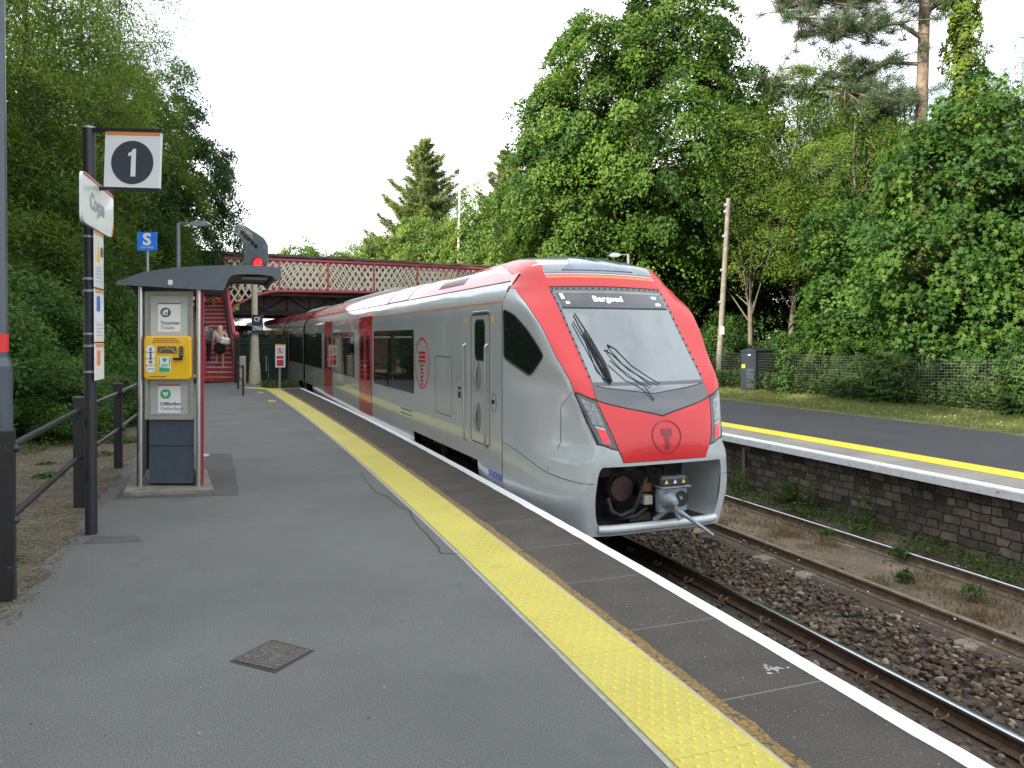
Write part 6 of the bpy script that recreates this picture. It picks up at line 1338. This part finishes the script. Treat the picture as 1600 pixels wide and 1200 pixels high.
def figure(step_l=.0, arm_l=0, arm_r=0):
    J = dict(pelvis=(0, 0, .96), waist=(0, -.01, 1.08), chest=(0, -.02, 1.28), neck=(0, -.01, 1.45), neck2=(0, .0, 1.51), head=(0, .02, 1.58), top=(0, .0, 1.66),
     hl=(-.10, 0, .92), kl=(-.10, .06+.10*step_l, .50+.06*step_l), al=(-.10, -.02+.16*step_l, .08+.17*step_l), fl=(-.10, .10+.16*step_l, .03+.17*step_l), tl=(-.10, .17+.16*step_l, .025+.17*step_l),
     hr=(.10, 0, .92), kr=(.10, .04, .50), ar=(.10, -.04, .08), fr=(.10, .08, .03), tr=(.10, .15, .025),
     sl=(-.17, -.02, 1.40), el=(-.24, -.05+.05*arm_l, 1.13), wl=(-.25, .02+.18*arm_l, .91+.10*arm_l), pl=(-.25, .04+.20*arm_l, .85+.10*arm_l), ml=(-.245, .06+.21*arm_l, .77+.10*arm_l),
     sr=(.17, -.02, 1.40), er=(.25, -.05, 1.14), wr=(.24, .07+.1*arm_r, .93), pr=(.235, .10+.1*arm_r, .88), mr=(.23, .12+.1*arm_r, .80))
    for s, sg in (('l', -1), ('r', 1)):
        p = J['p'+s]
        for i, (dx, ln_) in enumerate(((-.028, .07), (-.009, .085), (.010, .08), (.028, .062))): J['f%d%s' % (i, s)] = (p[0]+.01*sg, p[1]+dx+.01, p[2]-.025); J['g%d%s' % (i, s)] = (p[0]+.005*sg-.012*sg, p[1]+dx*1.2+.012, p[2]-.025-ln_)
        J['h%s' % s] = (p[0]-.01*sg, p[1]+.055, p[2]-.045)
        J.pop('m'+s)
    E_ = [('pelvis', 'waist'), ('waist', 'chest'), ('chest', 'neck'), ('neck', 'neck2'), ('neck2', 'head'), ('head', 'top'), ('pelvis', 'hl'), ('hl', 'kl'), ('kl', 'al'), ('al', 'fl'), ('fl', 'tl'), ('pelvis', 'hr'), ('hr', 'kr'), ('kr', 'ar'), ('ar', 'fr'), ('fr', 'tr'), ('chest', 'sl'), ('sl', 'el'), ('el', 'wl'), ('wl', 'pl'), ('chest', 'sr'), ('sr', 'er'), ('er', 'wr'), ('wr', 'pr')]
    Rd = dict(pelvis=(.15, .11), waist=(.125, .095), chest=(.155, .11), neck=.058, neck2=.052, head=(.078, .095), top=(.06, .075))
    for s in 'lr':
        Rd.update({'h'+s: .085, 'k'+s: .052, 'a'+s: .034, 'f'+s: .032, 't'+s: .022, 's'+s: .058, 'e'+s: .040, 'w'+s: .026, 'p'+s: (.018, .036)})
        for i in range(4): E_ += [('p'+s, 'f%d%s' % (i, s)), ('f%d%s' % (i, s), 'g%d%s' % (i, s))]; Rd['f%d%s' % (i, s)] = .009; Rd['g%d%s' % (i, s)] = .0065
    for s in 'lr':
        J['th'+s] = J.pop('h%s' % s) if False else J['p'+s][0:1]+(J['p'+s][1]+.055, J['p'+s][2]-.045); E_.append(('p'+s, 'th'+s)); Rd['th'+s] = .009
        J['h'+s] = (-.10 if s == 'l' else .10, 0, .92)
    return J, E_, Rd
def on_step(k, side_): return S0+SX*SW*side_+SD*(GO*k+.14)+Z*(RI*k+.005)
ang = math.atan2(SD.y, SD.x)-math.pi/2
J, E_, Rd = figure(1.0, .3, .4)
ch = [('neck', 'head')]
wp_ = person('blonde woman in black skirt climbing the stairs with a white shoulder bag', on_step(2, .58), ang, J, E_, Rd, skinm, [
 ('hair', dict(a=(0, .0, 1.66), b=(0, -.045, 1.58), c=(0, -.07, 1.47), d=(.0, -.085, 1.34)), [('a', 'b'), ('b', 'c'), ('c', 'd')], dict(a=(.082, .088), b=(.10, .10), c=(.105, .06), d=(.085, .035)), hair),
 ('top', dict(a=(0, -.015, 1.06), b=(0, -.015, 1.20), c=(0, -.02, 1.34), d=(0, -.01, 1.43), e=(-.175, -.02, 1.395), f=(-.23, -.045, 1.20)), [('a', 'b'), ('b', 'c'), ('c', 'd'), ('c', 'e'), ('e', 'f')], dict(a=(.15, .125), b=(.155, .125), c=(.175, .13), d=(.075, .07), e=.078, f=.062), topm),
 ('skirt', dict(a=(0, -.01, 1.10), b=(0, 0, .97), c=(0, .02, .80), d=(0, .03, .62)), [('a', 'b'), ('b', 'c'), ('c', 'd')], dict(a=(.145, .118), b=(.19, .145), c=(.215, .16), d=(.225, .165)), skirt),
 ('shoe', dict(a=(.10, -.07, .04), b=(.10, .06, .04), c=(.10, .19, .03)), [('a', 'b'), ('b', 'c')], dict(a=.040, b=.045, c=.034), shoe),
 ('shoe', dict(a=(-.10, .08, .22), b=(-.10, .22, .215), c=(-.10, .35, .20)), [('a', 'b'), ('b', 'c')], dict(a=.040, b=.045, c=.034), shoe)], 1.26)
r = thing('shoulder_bag', 'white shoulder bag hanging on the blonde woman back', 'bag', wp_.location, ang); r.scale = (1.26,)*3
b = MB(); b.box((.16, -.20, 1.10), (.34, .15, .26), bagm, Matrix.Rotation(R(12), 4, 'Y'), .05); b.build('body', r)
b = MB(); b.tube([(.05, -.19, 1.22), (.10, -.12, 1.42), (.16, -.02, 1.465), (.22, .06, 1.40), (.27, -.10, 1.22)], .012, bagm, 6); b.build('strap', r)
J, E_, Rd = figure(1.0, .6, .2)
def clothed(label, loc, a, tm_, bm_, hr, h):
    return person(label, loc, a, J, E_, Rd, skinm, [
     ('hair', dict(a=(0, .0, 1.665), b=(0, -.03, 1.60), c=(0, -.04, 1.53)), [('a', 'b'), ('b', 'c')], dict(a=(.085, .09), b=(.095, .09), c=(.075, .05)), hr),
     ('jacket', dict(a=(0, -.01, .90), b=(0, -.01, 1.15), c=(0, -.02, 1.33), d=(0, -.01, 1.45), e=(-.175, -.02, 1.40), f=J['el'], g=J['wl'], h=(.175, -.02, 1.40), i=J['er'], j=J['wr']), [('a', 'b'), ('b', 'c'), ('c', 'd'), ('c', 'e'), ('e', 'f'), ('f', 'g'), ('c', 'h'), ('h', 'i'), ('i', 'j')], dict(a=(.18, .14), b=(.165, .13), c=(.18, .14), d=(.08, .075), e=.085, f=.06, g=.045, h=.085, i=.06, j=.045), tm_),
     ('trousers', dict(a=(0, 0, .97), b=(-.10, .0, .90), c=J['kl'], d=(J['al'][0], J['al'][1], J['al'][2]+.02), e=(.10, 0, .90), f=J['kr'], g=(.10, -.04, .10)), [('a', 'b'), ('b', 'c'), ('c', 'd'), ('a', 'e'), ('e', 'f'), ('f', 'g')], dict(a=(.165, .125), b=.10, c=.072, d=.055, e=.10, f=.072, g=.055), bm_),
     ('shoe', dict(a=(.10, -.07, .04), b=(.10, .06, .04), c=(.10, .19, .03)), [('a', 'b'), ('b', 'c')], dict(a=.045, b=.05, c=.038), shoe),
     ('shoe', dict(a=(-.10, .08, .22), b=(-.10, .22, .215), c=(-.10, .35, .20)), [('a', 'b'), ('b', 'c')], dict(a=.045, b=.05, c=.038), shoe)], h)
clothed('person in grey jacket climbing the left side of the stairs, half hidden by the kiosk', on_step(3, .14), ang, greyt, trous, mat('hair_brown', (.06, .04, .025), .7), 1.22)
clothed('person in dark clothes at the very top of the stairs under the kiosk canopy', on_step(16, .50), ang, trous, tan_, mat('hair_dark', (.02, .016, .012), .7), 1.22)
